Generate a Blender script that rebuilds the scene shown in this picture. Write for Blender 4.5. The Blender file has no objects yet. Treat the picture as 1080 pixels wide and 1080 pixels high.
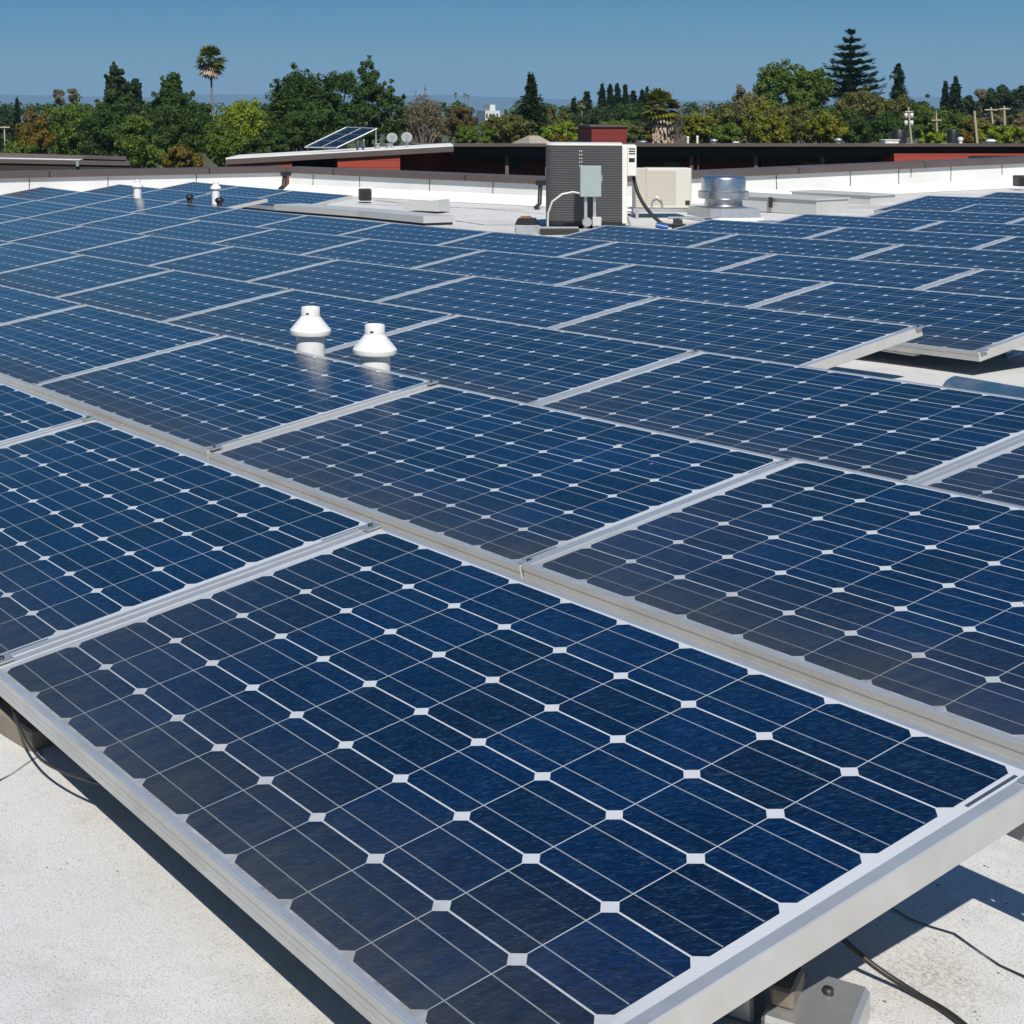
import bpy, math, random
from mathutils import Vector, Matrix
R_ = math.radians
PI = math.pi
S = bpy.context.scene
COL = S.collection

# ------------------------------------------------------------------ camera, light, exposure
CAM = Vector((2.9352, -1.0848, 1.1351))
YAW, FPX, CX, HY = 150.6386, 1597.0, 258.76, 120.0        # calibrated on the panel grid (pixels of the 1080 px photograph)
cd = bpy.data.cameras.new("camera"); cam = bpy.data.objects.new("camera", cd); COL.objects.link(cam)
cam.location = CAM; cam.rotation_euler = (R_(90), 0, R_(YAW - 90))
cd.sensor_width = 36; cd.lens = FPX / 1080 * 36
cd.shift_x = (540 - CX) / 1080; cd.shift_y = -(540 - HY) / 1080
cd.clip_start = 0.05; cd.clip_end = 60000
S.camera = cam

SUN = Vector((0.80, -0.50, 1.0)).normalized()
EL = math.asin(SUN.z); AZ = math.atan2(SUN.x, SUN.y)
W = bpy.data.worlds.new("World"); S.world = W; W.use_nodes = True
wn = W.node_tree
sky = wn.nodes.new("ShaderNodeTexSky"); sky.sky_type = 'NISHITA'; sky.sun_disc = False
sky.sun_elevation = EL; sky.sun_rotation = AZ; sky.altitude = 0
sky.air_density = 1.0; sky.dust_density = 0.3; sky.ozone_density = 2.2
SKY_STRENGTH = 0.085
wn.nodes["Background"].inputs[1].default_value = SKY_STRENGTH
# the photograph's clear polarised blue, deeper overhead, mixed with the physical sky
wg = wn.nodes.new("ShaderNodeTexCoord"); wz = wn.nodes.new("ShaderNodeSeparateXYZ"); wr = wn.nodes.new("ShaderNodeValToRGB")
wn.links.new(wg.outputs["Generated"], wz.inputs[0]); wn.links.new(wz.outputs[2], wr.inputs[0])
SKY = [(0.0, (.185, .345, .435)), (0.025, (.135, .320, .450)), (0.075, (.042, .222, .405)), (0.22, (.014, .150, .365)), (0.6, (.010, .095, .270)), (1.0, (.010, .075, .230))]
while len(wr.color_ramp.elements) < len(SKY): wr.color_ramp.elements.new(0.5)
for e_, (p_, c_) in zip(wr.color_ramp.elements, SKY): e_.position = p_; e_.color = (*c_, 1)
wv = wn.nodes.new("ShaderNodeVectorMath"); wv.operation = 'SCALE'; wv.inputs["Scale"].default_value = 1 / SKY_STRENGTH
wn.links.new(wr.outputs[0], wv.inputs[0])
smx = wn.nodes.new("ShaderNodeMix"); smx.data_type = 'RGBA'; smx.inputs[0].default_value = 0.92
wn.links.new(sky.outputs[0], smx.inputs[6]); wn.links.new(wv.outputs[0], smx.inputs[7])
wn.links.new(smx.outputs[2], wn.nodes["Background"].inputs[0])
sd = bpy.data.lights.new("sun", 'SUN'); sd.energy = 5.0; sd.angle = R_(0.53); sd.color = (1.0, 0.955, 0.89)
so = bpy.data.objects.new("sun", sd); COL.objects.link(so); so.location = (20, -10, 40)
so.rotation_euler = SUN.to_track_quat('Z', 'Y').to_euler()
S.view_settings.view_transform = 'Standard'; S.view_settings.look = 'None'
S.view_settings.exposure = 0.0; S.view_settings.gamma = 1.0
S.cycles.max_bounces = 6; S.cycles.transparent_max_bounces = 6
S.cycles.use_denoising = True

FW = Vector((math.cos(R_(YAW)), math.sin(R_(YAW)), 0)); RT = Vector((FW.y, -FW.x, 0)); UP = Vector((0, 0, 1))
def at(x, y, d):                     # world point seen at photo pixel (x, y) at distance d along the view axis
    return CAM + d * (FW + RT * ((x - CX) / FPX) - UP * ((y - HY) / FPX))
def roofz(x, y):
    hump = 0.058 * math.exp(-((x + 1.8) ** 2 + (y - 5.0) ** 2) / 2.6)      # the old roof is not quite even
    x = max(x, -18.0)
    return 0.031 * x + 0.00085 * x * x + 0.0092 * y - 0.149 + hump
GROUND = -4.6

# ------------------------------------------------------------------ helpers
def tag(o, label=None, cat=None, group=None, kind=None):
    if label: o["label"] = label
    if cat: o["category"] = cat
    if group: o["group"] = group
    if kind: o["kind"] = kind
    return o
def empty(name, loc, rz=0.0, label=None, cat=None, group=None):
    o = bpy.data.objects.new(name, None); COL.objects.link(o)
    o.location = loc; o.rotation_euler = (0, 0, rz); o.empty_display_size = 0.1
    return tag(o, label, cat, group)

class MB:
    def __init__(s): s.v = []; s.f = []; s.sm = []
    def add(s, vs, fs, smooth=False):
        n = len(s.v); s.v += [tuple(v) for v in vs]
        for f in fs: s.f.append(tuple(i + n for i in f)); s.sm.append(smooth)
        return s
    def hexa(s, b, t, smooth=False):      # bottom ring, top ring
        n = len(b)
        fs = [tuple(reversed(range(n))), tuple(range(n, 2 * n))] + [(i, (i + 1) % n, n + (i + 1) % n, n + i) for i in range(n)]
        return s.add(list(b) + list(t), fs, smooth)
    def box(s, x0, x1, y0, y1, z0, z1, bev=0.0, M=None):
        if bev <= 0:
            vs = [(x0,y0,z0),(x1,y0,z0),(x1,y1,z0),(x0,y1,z0),(x0,y0,z1),(x1,y0,z1),(x1,y1,z1),(x0,y1,z1)]
            fs = [(3,2,1,0),(4,5,6,7),(0,1,5,4),(1,2,6,5),(2,3,7,6),(3,0,4,7)]
        else:
            b = min(bev, (x1-x0)/2.1, (y1-y0)/2.1, (z1-z0)/2.1)
            vs = []; fs = []
            def ring(ix, iz):
                k = len(vs)
                vs.extend([(x0+ix,y0+b,iz),(x0+b,y0+ix,iz),(x1-b,y0+ix,iz),(x1-ix,y0+b,iz),(x1-ix,y1-b,iz),(x1-b,y1-ix,iz),(x0+b,y1-ix,iz),(x0+ix,y1-b,iz)])
                return k
            ks = [ring(b*0.999, z0), ring(0, z0+b), ring(0, z1-b), ring(b*0.999, z1)]
            for a, c in zip(ks, ks[1:]):
                for i in range(8): fs.append((a+i, a+(i+1)%8, c+(i+1)%8, c+i))
            fs.append(tuple(reversed(range(ks[0], ks[0]+8)))); fs.append(tuple(range(ks[3], ks[3]+8)))
        if M is not None: vs = [tuple(M @ Vector(v)) for v in vs]
        return s.add(vs, fs)
    def tube(s, pts, r, n=8, caps=True, smooth=True):
        pts = [Vector(p) for p in pts]; m = len(pts)
        rs = r if isinstance(r, (list, tuple)) else [r] * m
        vs = []; prev = None
        for i, p in enumerate(pts):
            d = (pts[min(i+1, m-1)] - pts[max(i-1, 0)]).normalized()
            if prev is None:
                a = d.cross(Vector((0, 0, 1)));
                if a.length < 1e-3: a = d.cross(Vector((1, 0, 0)))
                a.normalize()
            else:
                a = prev - d * prev.dot(d)
                a = a.normalized() if a.length > 1e-6 else d.orthogonal().normalized()
            prev = a; b = d.cross(a)
            vs += [p + (a * math.cos(2*PI*k/n) + b * math.sin(2*PI*k/n)) * rs[i] for k in range(n)]
        fs = [(i*n+k, i*n+(k+1) % n, (i+1)*n+(k+1) % n, (i+1)*n+k) for i in range(m-1) for k in range(n)]
        s.add(vs, fs, smooth)
        if caps: s.add(vs[:n], [tuple(reversed(range(n)))]); s.add(vs[-n:], [tuple(range(n))])
        return s
    def lathe(s, prof, n=32, o=(0, 0, 0), smooth=True):
        vs = [(o[0]+r*math.cos(2*PI*k/n), o[1]+r*math.sin(2*PI*k/n), o[2]+z) for r, z in prof for k in range(n)]
        fs = [(i*n+k, i*n+(k+1) % n, (i+1)*n+(k+1) % n, (i+1)*n+k) for i in range(len(prof)-1) for k in range(n)]
        return s.add(vs, fs, smooth)
    def mesh(s, name, mats):
        me = bpy.data.meshes.new(name); me.from_pydata(s.v, [], s.f)
        for m in (mats if isinstance(mats, (list, tuple)) else [mats]): me.materials.append(m)
        me.polygons.foreach_set("use_smooth", s.sm); me.update()
        return me
    def build(s, name, mats, parent=None):
        o = bpy.data.objects.new(name, s.mesh(name, mats)); COL.objects.link(o)
        if parent is not None: o.parent = parent
        return o
def sharp(o, ang=40):
    o.data.set_sharp_from_angle(angle=R_(ang)); return o

# ------------------------------------------------------------------ material nodes
class N:
    def __init__(s, name):
        s.m = bpy.data.materials.new(name); s.m.use_nodes = True; s.t = s.m.node_tree
        s.b = s.t.nodes["Principled BSDF"]; s.out = s.t.nodes["Material Output"]
    def put(s, sock, v):
        if hasattr(v, "is_linked") or hasattr(v, "links"): s.t.links.new(v, sock)
        elif isinstance(v, (tuple, list)) and len(v) == 3 and sock.type == 'RGBA': sock.default_value = (*v, 1)
        else: sock.default_value = v
    def node(s, ty, **kw):
        n = s.t.nodes.new(ty)
        for k, v in kw.items(): setattr(n, k, v)
        return n
    def m1(s, op, a, b=0.0, c=0.0, clamp=False):
        n = s.node("ShaderNodeMath", operation=op, use_clamp=clamp)
        s.put(n.inputs[0], a); s.put(n.inputs[1], b); s.put(n.inputs[2], c); return n.outputs[0]
    def mix(s, f, a, b, mode='MIX'):
        n = s.node("ShaderNodeMix", data_type='RGBA', blend_type=mode, clamp_factor=True)
        s.put(n.inputs[0], f); s.put(n.inputs[6], a); s.put(n.inputs[7], b); return n.outputs[2]
    def coord(s, w="Object"): return s.node("ShaderNodeTexCoord").outputs[w]
    def mapn(s, v, scale=(1, 1, 1), rot=(0, 0, 0), loc=(0, 0, 0)):
        n = s.node("ShaderNodeMapping"); s.put(n.inputs[0], v)
        n.inputs[1].default_value = loc; n.inputs[2].default_value = rot; n.inputs[3].default_value = scale; return n.outputs[0]
    def noise(s, v, scale=5, det=4, rough=0.55, dist=0.0):
        n = s.node("ShaderNodeTexNoise"); s.put(n.inputs["Vector"], v); n.inputs["Scale"].default_value = scale
        n.inputs["Detail"].default_value = det; n.inputs["Roughness"].default_value = rough; n.inputs["Distortion"].default_value = dist
        return n.outputs[0]
    def ramp(s, f, stops):
        n = s.node("ShaderNodeValToRGB"); s.put(n.inputs[0], f); e = n.color_ramp.elements
        while len(e) < len(stops): e.new(0.5)
        for k, (p, c) in enumerate(stops): e[k].position = p; e[k].color = (*c, 1) if isinstance(c, (tuple, list)) else (c, c, c, 1)
        return n.outputs[0]
    def step(s, v, lo, hi):
        n = s.node("ShaderNodeMapRange", clamp=True); s.put(n.inputs[0], v)
        n.inputs[1].default_value = lo; n.inputs[2].default_value = hi; return n.outputs[0]
    def bump(s, h, st=0.3, d=0.01):
        n = s.node("ShaderNodeBump"); n.inputs["Strength"].default_value = st; n.inputs["Distance"].default_value = d
        s.put(n.inputs["Height"], h); s.t.links.new(n.outputs[0], s.b.inputs["Normal"]); return n.outputs[0]
    def set(s, col=None, rough=None, metal=None, spec=None):
        if col is not None: s.put(s.b.inputs["Base Color"], col)
        if rough is not None: s.put(s.b.inputs["Roughness"], rough)
        if metal is not None: s.put(s.b.inputs["Metallic"], metal)
        if spec is not None: s.put(s.b.inputs["Specular IOR Level"], spec)
        return s

def plain(name, col, rough=0.55, metal=0.0, var=0.12, scale=6.0, bump=0.0, dirt=0.0, dirtcol=(0.12, 0.1, 0.08)):
    n = N(name); g = n.coord("Object")
    a = n.noise(g, scale, 5, 0.6); k = n.m1('MULTIPLY_ADD', a, 2 * var, 1 - var)
    c = n.mix(1.0, col, n.node("ShaderNodeCombineColor").outputs[0], 'MULTIPLY')
    cc = c.node.inputs[7].links[0].from_node
    for i in range(3): n.put(cc.inputs[i], k)
    if dirt > 0:
        dn = n.noise(g, scale * 0.35, 6, 0.7)
        c = n.mix(n.m1('MULTIPLY', n.step(dn, 0.48, 0.72), dirt), c, dirtcol)
    n.set(c, n.m1('MULTIPLY_ADD', a, 0.16, rough - 0.08), metal)
    if bump: n.bump(n.noise(g, scale * 6, 4), bump, 0.01)
    return n.m

P = 0.159                        # cell pitch
def laminate_material():
    n = N("solar_cells"); g = n.coord("Object")
    sx = n.node("ShaderNodeSeparateXYZ"); n.put(sx.inputs[0], g); X, Y = sx.outputs[0], sx.outputs[1]
    u = n.m1('DIVIDE', X, P); v = n.m1('DIVIDE', Y, P)
    fu = n.m1('SUBTRACT', n.m1('FRACT', u), 0.5); fv = n.m1('SUBTRACT', n.m1('FRACT', v), 0.5)
    au = n.m1('ABSOLUTE', fu); av = n.m1('ABSOLUTE', fv)
    ins = n.m1('MULTIPLY', n.m1('COMPARE', u, 5.0, 4.999), n.m1('COMPARE', v, 3.0, 2.999))
    cell = n.m1('MULTIPLY', n.m1('LESS_THAN', au, 0.4950), n.m1('LESS_THAN', av, 0.4895))
    cell = n.m1('MULTIPLY', cell, n.m1('LESS_THAN', n.m1('ADD', au, av), 0.892))
    cell = n.m1('MULTIPLY', cell, ins)
    # two busbars per cell, running along the long side
    bus = n.m1('LESS_THAN', n.m1('ABSOLUTE', n.m1('SUBTRACT', av, 0.235)), 0.0068)
    inx = n.m1('COMPARE', u, 5.0, 4.985)
    bus = n.m1('MULTIPLY', n.m1('MULTIPLY', bus, inx), ins)
    cid = n.node("ShaderNodeCombineXYZ"); n.put(cid.inputs[0], n.m1('FLOOR', u)); n.put(cid.inputs[1], n.m1('FLOOR', v))
    oi = n.node("ShaderNodeObjectInfo"); n.put(cid.inputs[2], n.m1('MULTIPLY', oi.outputs["Random"], 97.0))
    wn_ = n.node("ShaderNodeTexWhiteNoise", noise_dimensions='3D'); n.put(wn_.inputs[0], cid.outputs[0])
    base = n.ramp(wn_.outputs[0], [(0.0, (0.0006, 0.0054, 0.021)), (0.5, (0.0006, 0.0074, 0.031)), (1.0, (0.0006, 0.0100, 0.043))])
    pv = n.m1('MULTIPLY_ADD', oi.outputs["Random"], 0.5, 0.75)
    off = n.node("ShaderNodeCombineXYZ"); n.put(off.inputs[2], n.m1('MULTIPLY', oi.outputs["Random"], 50.0)); n.put(off.inputs[0], n.m1('MULTIPLY', oi.outputs["Random"], 31.0))
    va = n.node("ShaderNodeVectorMath", operation='ADD'); n.put(va.inputs[0], g); n.put(va.inputs[1], off.outputs[0]); gp = va.outputs[0]
    st = n.noise(n.mapn(n.mapn(gp, (1, 1, 1), (0, 0, R_(33))), (150, 26, 1)), 1.0, 3, 0.62, 2.2)           # wavy streaks of the textured glass
    st2 = n.noise(n.mapn(gp, (3.2, 2.2, 1)), 1.0, 3, 0.6)
    k = n.m1('MULTIPLY', n.m1('MULTIPLY_ADD', n.step(st, 0.25, 0.75), 1.7, 0.2), n.m1('MULTIPLY', pv, n.m1('MULTIPLY_ADD', st2, 1.7, 0.15)))
    kk = n.node("ShaderNodeCombineXYZ")
    for i in range(3): n.put(kk.inputs[i], k)
    base = n.mix(1.0, base, kk.outputs[0], 'MULTIPLY')
    glint = n.noise(n.mapn(n.mapn(gp, (1, 1, 1), (0, 0, R_(33))), (200, 30, 1), (0, 0, 0), (3.1, 1.7, 0)), 1.0, 2, 0.5, 2.6)
    base = n.mix(n.m1('MULTIPLY', n.step(glint, 0.53, 0.70), 0.70), base, (0.030, 0.066, 0.115))  # bright glints of the rippled glass painted into the cell colour
    base = n.mix(bus, base, (0.30, 0.315, 0.34))
    c = n.mix(cell, n.mix(bus, (0.58, 0.60, 0.615), (0.46, 0.47, 0.49)), base)
    # label strips of ribbon at the right-hand end
    rib = n.m1('LESS_THAN', n.m1('ABSOLUTE', n.m1('SUBTRACT', u, 10.062)), 0.020)
    rib = n.m1('MULTIPLY', rib, n.m1('LESS_THAN', n.m1('ABSOLUTE', n.m1('SUBTRACT', n.m1('ABSOLUTE', n.m1('SUBTRACT', v, 3.0)), 2.55)), 0.36))
    c = n.mix(rib, c, (0.06, 0.075, 0.09))
    # dust that has washed down to the low edge
    dn = n.noise(n.mapn(gp, (7, 5, 1)), 1.0, 5, 0.65)
    fine = n.noise(n.mapn(gp, (420, 420, 1)), 1.0, 2, 0.6)
    low = n.step(v, 2.6, -0.2); low = n.m1('POWER', low, 1.6)
    low = n.m1('MAXIMUM', low, n.m1('MULTIPLY', n.m1('POWER', n.step(n.m1('ADD', u, n.m1('MULTIPLY', v, 0.9)), 6.0, -0.5), 1.3), 0.9))
    drip = n.noise(n.mapn(gp, (38, 2.2, 1)), 1.0, 4, 0.7)
    low = n.m1('MULTIPLY', low, n.m1('MULTIPLY_ADD', n.step(drip, .3, .7), .7, .6))
    spk = n.step(fine, 0.62, 0.80)
    d = n.m1('ADD', n.m1('MULTIPLY', low, n.m1('MULTIPLY_ADD', dn, 0.70, 0.26)), n.m1('MULTIPLY', n.step(dn, 0.45, 0.8), 0.05))
    d = n.m1('ADD', d, n.m1('MULTIPLY', spk, n.m1('MULTIPLY_ADD', low, 0.25, 0.03)))
    c = n.mix(d, c, (0.066, 0.066, 0.062))
    vo = n.node("ShaderNodeTexVoronoi", voronoi_dimensions='2D'); n.put(vo.inputs["Vector"], gp); vo.inputs["Scale"].default_value = 3.1
    drop = n.m1('LESS_THAN', n.m1('ADD', vo.outputs["Distance"], n.m1('MULTIPLY', n.noise(gp, 60, 2), 0.035)), 0.048)
    drop = n.m1('MULTIPLY', drop, n.m1('GREATER_THAN', n.noise(gp, 1.3, 1), 0.63))
    c = n.mix(n.m1('MULTIPLY', drop, 0.8), c, (0.62, 0.6, 0.55))
    n.set(c, n.m1('MULTIPLY_ADD', d, 0.5, 0.10), 0.0, 0.42)
    n.bump(st, 0.16, 0.002)
    return n.m

def roof_material():
    n = N("roof_coating"); g = n.coord("Object")
    a = n.noise(g, 0.7, 6, 0.6); b = n.noise(g, 5.0, 6, 0.7); fine = n.noise(g, 330, 2, 0.7)
    c = n.ramp(a, [(0.32, (0.53, 0.515, 0.475)), (0.5, (0.64, 0.63, 0.60)), (0.68, (0.69, 0.68, 0.655))])
    c = n.mix(n.m1('MULTIPLY', n.step(b, 0.52, 0.74), 0.5), c, (0.42, 0.40, 0.35))
    c = n.mix(n.m1('MULTIPLY', n.step(fine, 0.52, 0.66), 0.55), c, (0.22, 0.215, 0.20))
    c = n.mix(n.m1('MULTIPLY', n.step(fine, 0.42, 0.3), 0.4), c, (0.74, 0.74, 0.72))
    vo = n.node("ShaderNodeTexVoronoi", voronoi_dimensions='2D'); n.put(vo.inputs["Vector"], g); vo.inputs["Scale"].default_value = 16
    sp = n.m1('LESS_THAN', n.m1('ADD', vo.outputs["Distance"], n.m1('MULTIPLY', n.noise(g, 90, 2), 0.12)), 0.085)
    c = n.mix(n.m1('MULTIPLY', sp, n.step(n.noise(g, 2.3, 2), 0.5, 0.62)), c, (0.10, 0.095, 0.08))
    # brown stain of leaf litter beside the near panel's foot
    sx = n.node("ShaderNodeVectorMath", operation='DISTANCE'); n.put(sx.inputs[0], g); sx.inputs[1].default_value = (1.53, 0.83, -0.1)
    ds = n.m1('ADD', sx.outputs["Value"], n.m1('MULTIPLY', n.noise(g, 14, 4), 0.16))
    st = n.m1('MULTIPLY', n.step(ds, 0.20, 0.06), n.step(n.noise(g, 120, 3, 0.75), 0.42, 0.62))
    c = n.mix(n.m1('MULTIPLY', st, 0.8), c, (0.20, 0.16, 0.09))
    n.set(c, 0.85, 0.0, 0.2); n.bump(n.m1('ADD', fine, n.m1('MULTIPLY', b, 1.5)), 0.22, 0.004)
    return n.m

def siding_material(name, col, pitch=0.2):
    n = N(name); g = n.coord("Object")
    sx = n.node("ShaderNodeSeparateXYZ"); n.put(sx.inputs[0], g)
    f = n.m1('FRACT', n.m1('DIVIDE', sx.outputs[2], pitch))
    gap = n.m1('LESS_THAN', f, 0.12); a = n.noise(n.mapn(g, (1, 1, 8)), 1.5, 4)
    c = n.mix(n.m1('MULTIPLY', a, 0.4), col, tuple(x * 0.5 for x in col))
    n.set(n.mix(n.m1('MULTIPLY', gap, 0.6), c, tuple(x * 0.25 for x in col)), 0.7); n.bump(f, 0.4, 0.02)
    return n.m

def louvre_material(name, col, dark, pitch):
    n = N(name); g = n.coord("Object")
    sx = n.node("ShaderNodeSeparateXYZ"); n.put(sx.inputs[0], g)
    f = n.m1('FRACT', n.m1('DIVIDE', sx.outputs[2], pitch))
    n.set(n.mix(n.m1('GREATER_THAN', f, 0.62), col, dark), 0.55); n.bump(f, 0.5, 0.01)
    return n.m

def leaf_material(name, tones, rough=0.6, tr=0.38):
    n = N(name); geo = n.node("ShaderNodeNewGeometry"); g = n.coord("Object")
    oi = n.node("ShaderNodeObjectInfo")
    a = n.noise(g, 0.55, 3, 0.6)
    f = n.m1('ADD', n.m1('MULTIPLY', geo.outputs["Random Per Island"], 0.28), n.m1('MULTIPLY', a, 0.72))
    c = n.ramp(f, [(0.22 + 0.56 * i / (len(tones) - 1), t) for i, t in enumerate(tones)])
    n.set(c, rough, 0, 0.25)
    tl = n.node("ShaderNodeBsdfTranslucent"); n.put(tl.inputs[0], c)
    mx = n.node("ShaderNodeMixShader"); mx.inputs[0].default_value = tr
    n.t.links.new(n.b.outputs[0], mx.inputs[1]); n.t.links.new(tl.outputs[0], mx.inputs[2]); n.t.links.new(mx.outputs[0], n.out.inputs[0])
    return n.m

M = {}
M['cells'] = laminate_material()
M['roof'] = roof_material()
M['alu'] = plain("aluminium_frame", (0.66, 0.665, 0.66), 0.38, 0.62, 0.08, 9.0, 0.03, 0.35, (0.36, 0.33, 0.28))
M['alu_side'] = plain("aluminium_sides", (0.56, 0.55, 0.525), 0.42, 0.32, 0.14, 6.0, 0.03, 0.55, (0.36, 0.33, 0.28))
M['galv'] = plain("galvanised_steel", (0.55, 0.56, 0.56), 0.38, 0.7, 0.18, 14.0, 0.0, 0.3, (0.3, 0.29, 0.26))
M['spun'] = plain("spun_aluminium", (0.56, 0.57, 0.585), 0.30, 0.95, 0.10, 8.0)
M['dark'] = plain("black_plastic", (0.014, 0.014, 0.016), 0.45)
M['rubber'] = plain("grey_black_cable", (0.028, 0.027, 0.026), 0.5)
M['pvc'] = plain("white_pvc", (0.78, 0.77, 0.74), 0.45, 0.0, 0.07, 14.0, 0.08, 0.35, (0.42, 0.39, 0.33))
M['membrane'] = plain("white_membrane", (0.74, 0.735, 0.71), 0.7, 0.0, 0.06, 1.5, 0.2, 0.5, (0.50, 0.49, 0.45))
M['coping'] = plain("brown_metal_coping", (0.105, 0.080, 0.072), 0.5, 0.1, 0.12, 2.0, 0.0, 0.3, (0.16, 0.14, 0.13))
M['wood'] = plain("weathered_wood", (0.20, 0.165, 0.125), 0.8, 0.0, 0.3, 8.0, 0.3)
M['beige'] = plain("beige_enamel", (0.62, 0.595, 0.53), 0.45, 0.0, 0.05)
M['cream'] = plain("cream_enamel", (0.74, 0.72, 0.65), 0.45, 0.0, 0.05)
M['boxgrey'] = plain("grey_green_enamel", (0.34, 0.395, 0.385), 0.4, 0.1, 0.06)
M['dishgrey'] = plain("shaded_grey_dish", (0.24, 0.25, 0.255), 0.6)  # grey darkened to paint the dishes as shaded
M['coil'] = louvre_material("condenser_guard", (0.095, 0.093, 0.094), (0.03, 0.03, 0.031), 0.03)
M['louvre_beige'] = louvre_material("beige_louvre", (0.60, 0.555, 0.475), (0.47, 0.435, 0.37), 0.03)
M['tray'] = plain("grey_sheet_metal", (0.58, 0.58, 0.555), 0.5, 0.25, 0.08, 5.0, 0.0, 0.3, (0.4, 0.38, 0.33))
M['bluepipe'] = plain("blue_grey_paint", (0.05, 0.11, 0.18), 0.3, 0.1, 0.15, 7.0, 0.0, 0.5, (0.5, 0.5, 0.48))
M['orange'] = plain("orange_cloth", (0.22, 0.09, 0.03), 0.7)
M['blue'] = plain("blue_plastic", (0.02, 0.10, 0.36), 0.4)
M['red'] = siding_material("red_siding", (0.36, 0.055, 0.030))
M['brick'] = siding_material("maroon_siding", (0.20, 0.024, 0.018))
M['shade_red'] = siding_material("shaded_red_siding", (0.13, 0.015, 0.011))  # the red siding again, darkened to paint in the shade under the eaves
M['darkwood'] = siding_material("dark_brown_siding", (0.040, 0.030, 0.026), 0.25)
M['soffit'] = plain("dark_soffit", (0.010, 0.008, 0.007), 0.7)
M['post'] = plain("brown_post", (0.13, 0.10, 0.09), 0.6)
M['glass'] = plain("dark_window_glass", (0.012, 0.018, 0.02), 0.1)
M['pole'] = plain("weathered_pole", (0.40, 0.34, 0.26), 0.8, 0, 0.2, 2.0)
M['bark'] = plain("tree_bark", (0.13, 0.10, 0.075), 0.9, 0, 0.3, 3.0, 0.3)
M['twig'] = plain("bare_twigs", (0.21, 0.175, 0.145), 0.9, 0, 0.25, 3.0)
M['palmbark'] = plain("palm_bark", (0.20, 0.17, 0.14), 0.9, 0, 0.3, 4.0)
M['thatch'] = leaf_material("dead_palm_fronds", [(0.30, 0.20, 0.13), (0.46, 0.35, 0.26), (0.60, 0.49, 0.40)], 0.8, 0.1)
M['asphalt'] = plain("asphalt", (0.055, 0.055, 0.056), 0.9, 0, 0.2, 0.3)
M['grass'] = plain("dry_grass_ground", (0.075, 0.085, 0.03), 0.95, 0, 0.4, 0.15)
M['hill'] = plain("wooded_hill", (0.022, 0.05, 0.04), 0.95, 0, 0.3, 0.002)
M['whitewall'] = plain("white_stucco", (0.58, 0.58, 0.56), 0.8, 0, 0.05, 0.5)
M['wall'] = plain("brown_stucco", (0.16, 0.12, 0.10), 0.8)
LEAF = {
 'deep': [(0.012, 0.030, 0.008), (0.022, 0.052, 0.012), (0.040, 0.082, 0.020), (0.062, 0.108, 0.030)],
 'mid': [(0.025, 0.055, 0.010), (0.048, 0.095, 0.016), (0.082, 0.140, 0.026), (0.11, 0.165, 0.035)],
 'bright': [(0.05, 0.10, 0.010), (0.10, 0.17, 0.016), (0.16, 0.235, 0.025), (0.20, 0.26, 0.04)],
 'olive': [(0.030, 0.045, 0.014), (0.062, 0.078, 0.026), (0.10, 0.115, 0.042), (0.13, 0.14, 0.06)],
 'yellow': [(0.045, 0.070, 0.012), (0.085, 0.115, 0.016), (0.14, 0.165, 0.02), (0.18, 0.185, 0.03)],
 'autumn': [(0.040, 0.050, 0.013), (0.080, 0.075, 0.016), (0.13, 0.105, 0.02), (0.16, 0.14, 0.03)],
 'conifer': [(0.008, 0.021, 0.009), (0.015, 0.036, 0.015), (0.028, 0.056, 0.024), (0.045, 0.078, 0.036)],
 'grey': [(0.055, 0.06, 0.035), (0.09, 0.095, 0.06), (0.125, 0.12, 0.08), (0.15, 0.14, 0.10)],
 'palm': [(0.03, 0.05, 0.012), (0.06, 0.09, 0.02), (0.12, 0.14, 0.03), (0.19, 0.18, 0.05)],
 'russet': [(0.035, 0.030, 0.016), (0.07, 0.055, 0.028), (0.10, 0.085, 0.04), (0.09, 0.10, 0.04)],
}
for k_ in LEAF: LEAF[k_] = [(min(.5, c[0] * 1.75), min(.5, c[1] * 1.5), c[2] * 1.1) for c in LEAF[k_]]
LM = {k: leaf_material("leaves_" + k, v) for k, v in LEAF.items()}

# ------------------------------------------------------------------ the setting: ground, hills, roof
def structure(o): o["kind"] = "structure"; return o
b = MB(); b.add([(-9000, -9000, GROUND), (9000, -9000, GROUND), (9000, 9000, GROUND), (-9000, 9000, GROUND)], [(0, 1, 2, 3)])
structure(b.build("ground", M['grass']))
def hill_range(name, d0, top, px0, px1, seed, step=14):
    rnd = random.Random(seed); m = MB(); prev = None; n = int((px1 - px0) / step) + 1
    ph = [rnd.uniform(0, 6.28) for _ in range(5)]
    for i in range(n):
        x = px0 + i * step
        h = sum(math.sin(x * f + p) * a for f, p, a in zip((0.004, 0.011, 0.023, 0.05, 0.09), ph, (3.0, 2.0, 1.0, 0.5, 0.3)))
        ys = top - h
        A = at(x, HY, d0 * 0.93); A.z = GROUND - 3; B = at(x, HY + (ys - HY) * 0.55, d0 * 0.97); C = at(x, ys, d0); D = at(x, HY, d0 * 1.12); D.z = GROUND - 3
        cur = [A, B, C, D]
        if prev: m.add(prev + cur, [(k, k + 4, k + 5, k + 1) for k in range(3)], True)
        prev = cur
    return structure(m.build(name, M['hill']))
hill_range("far_hills", 8500, 102, -900, 2300, 3)

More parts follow.
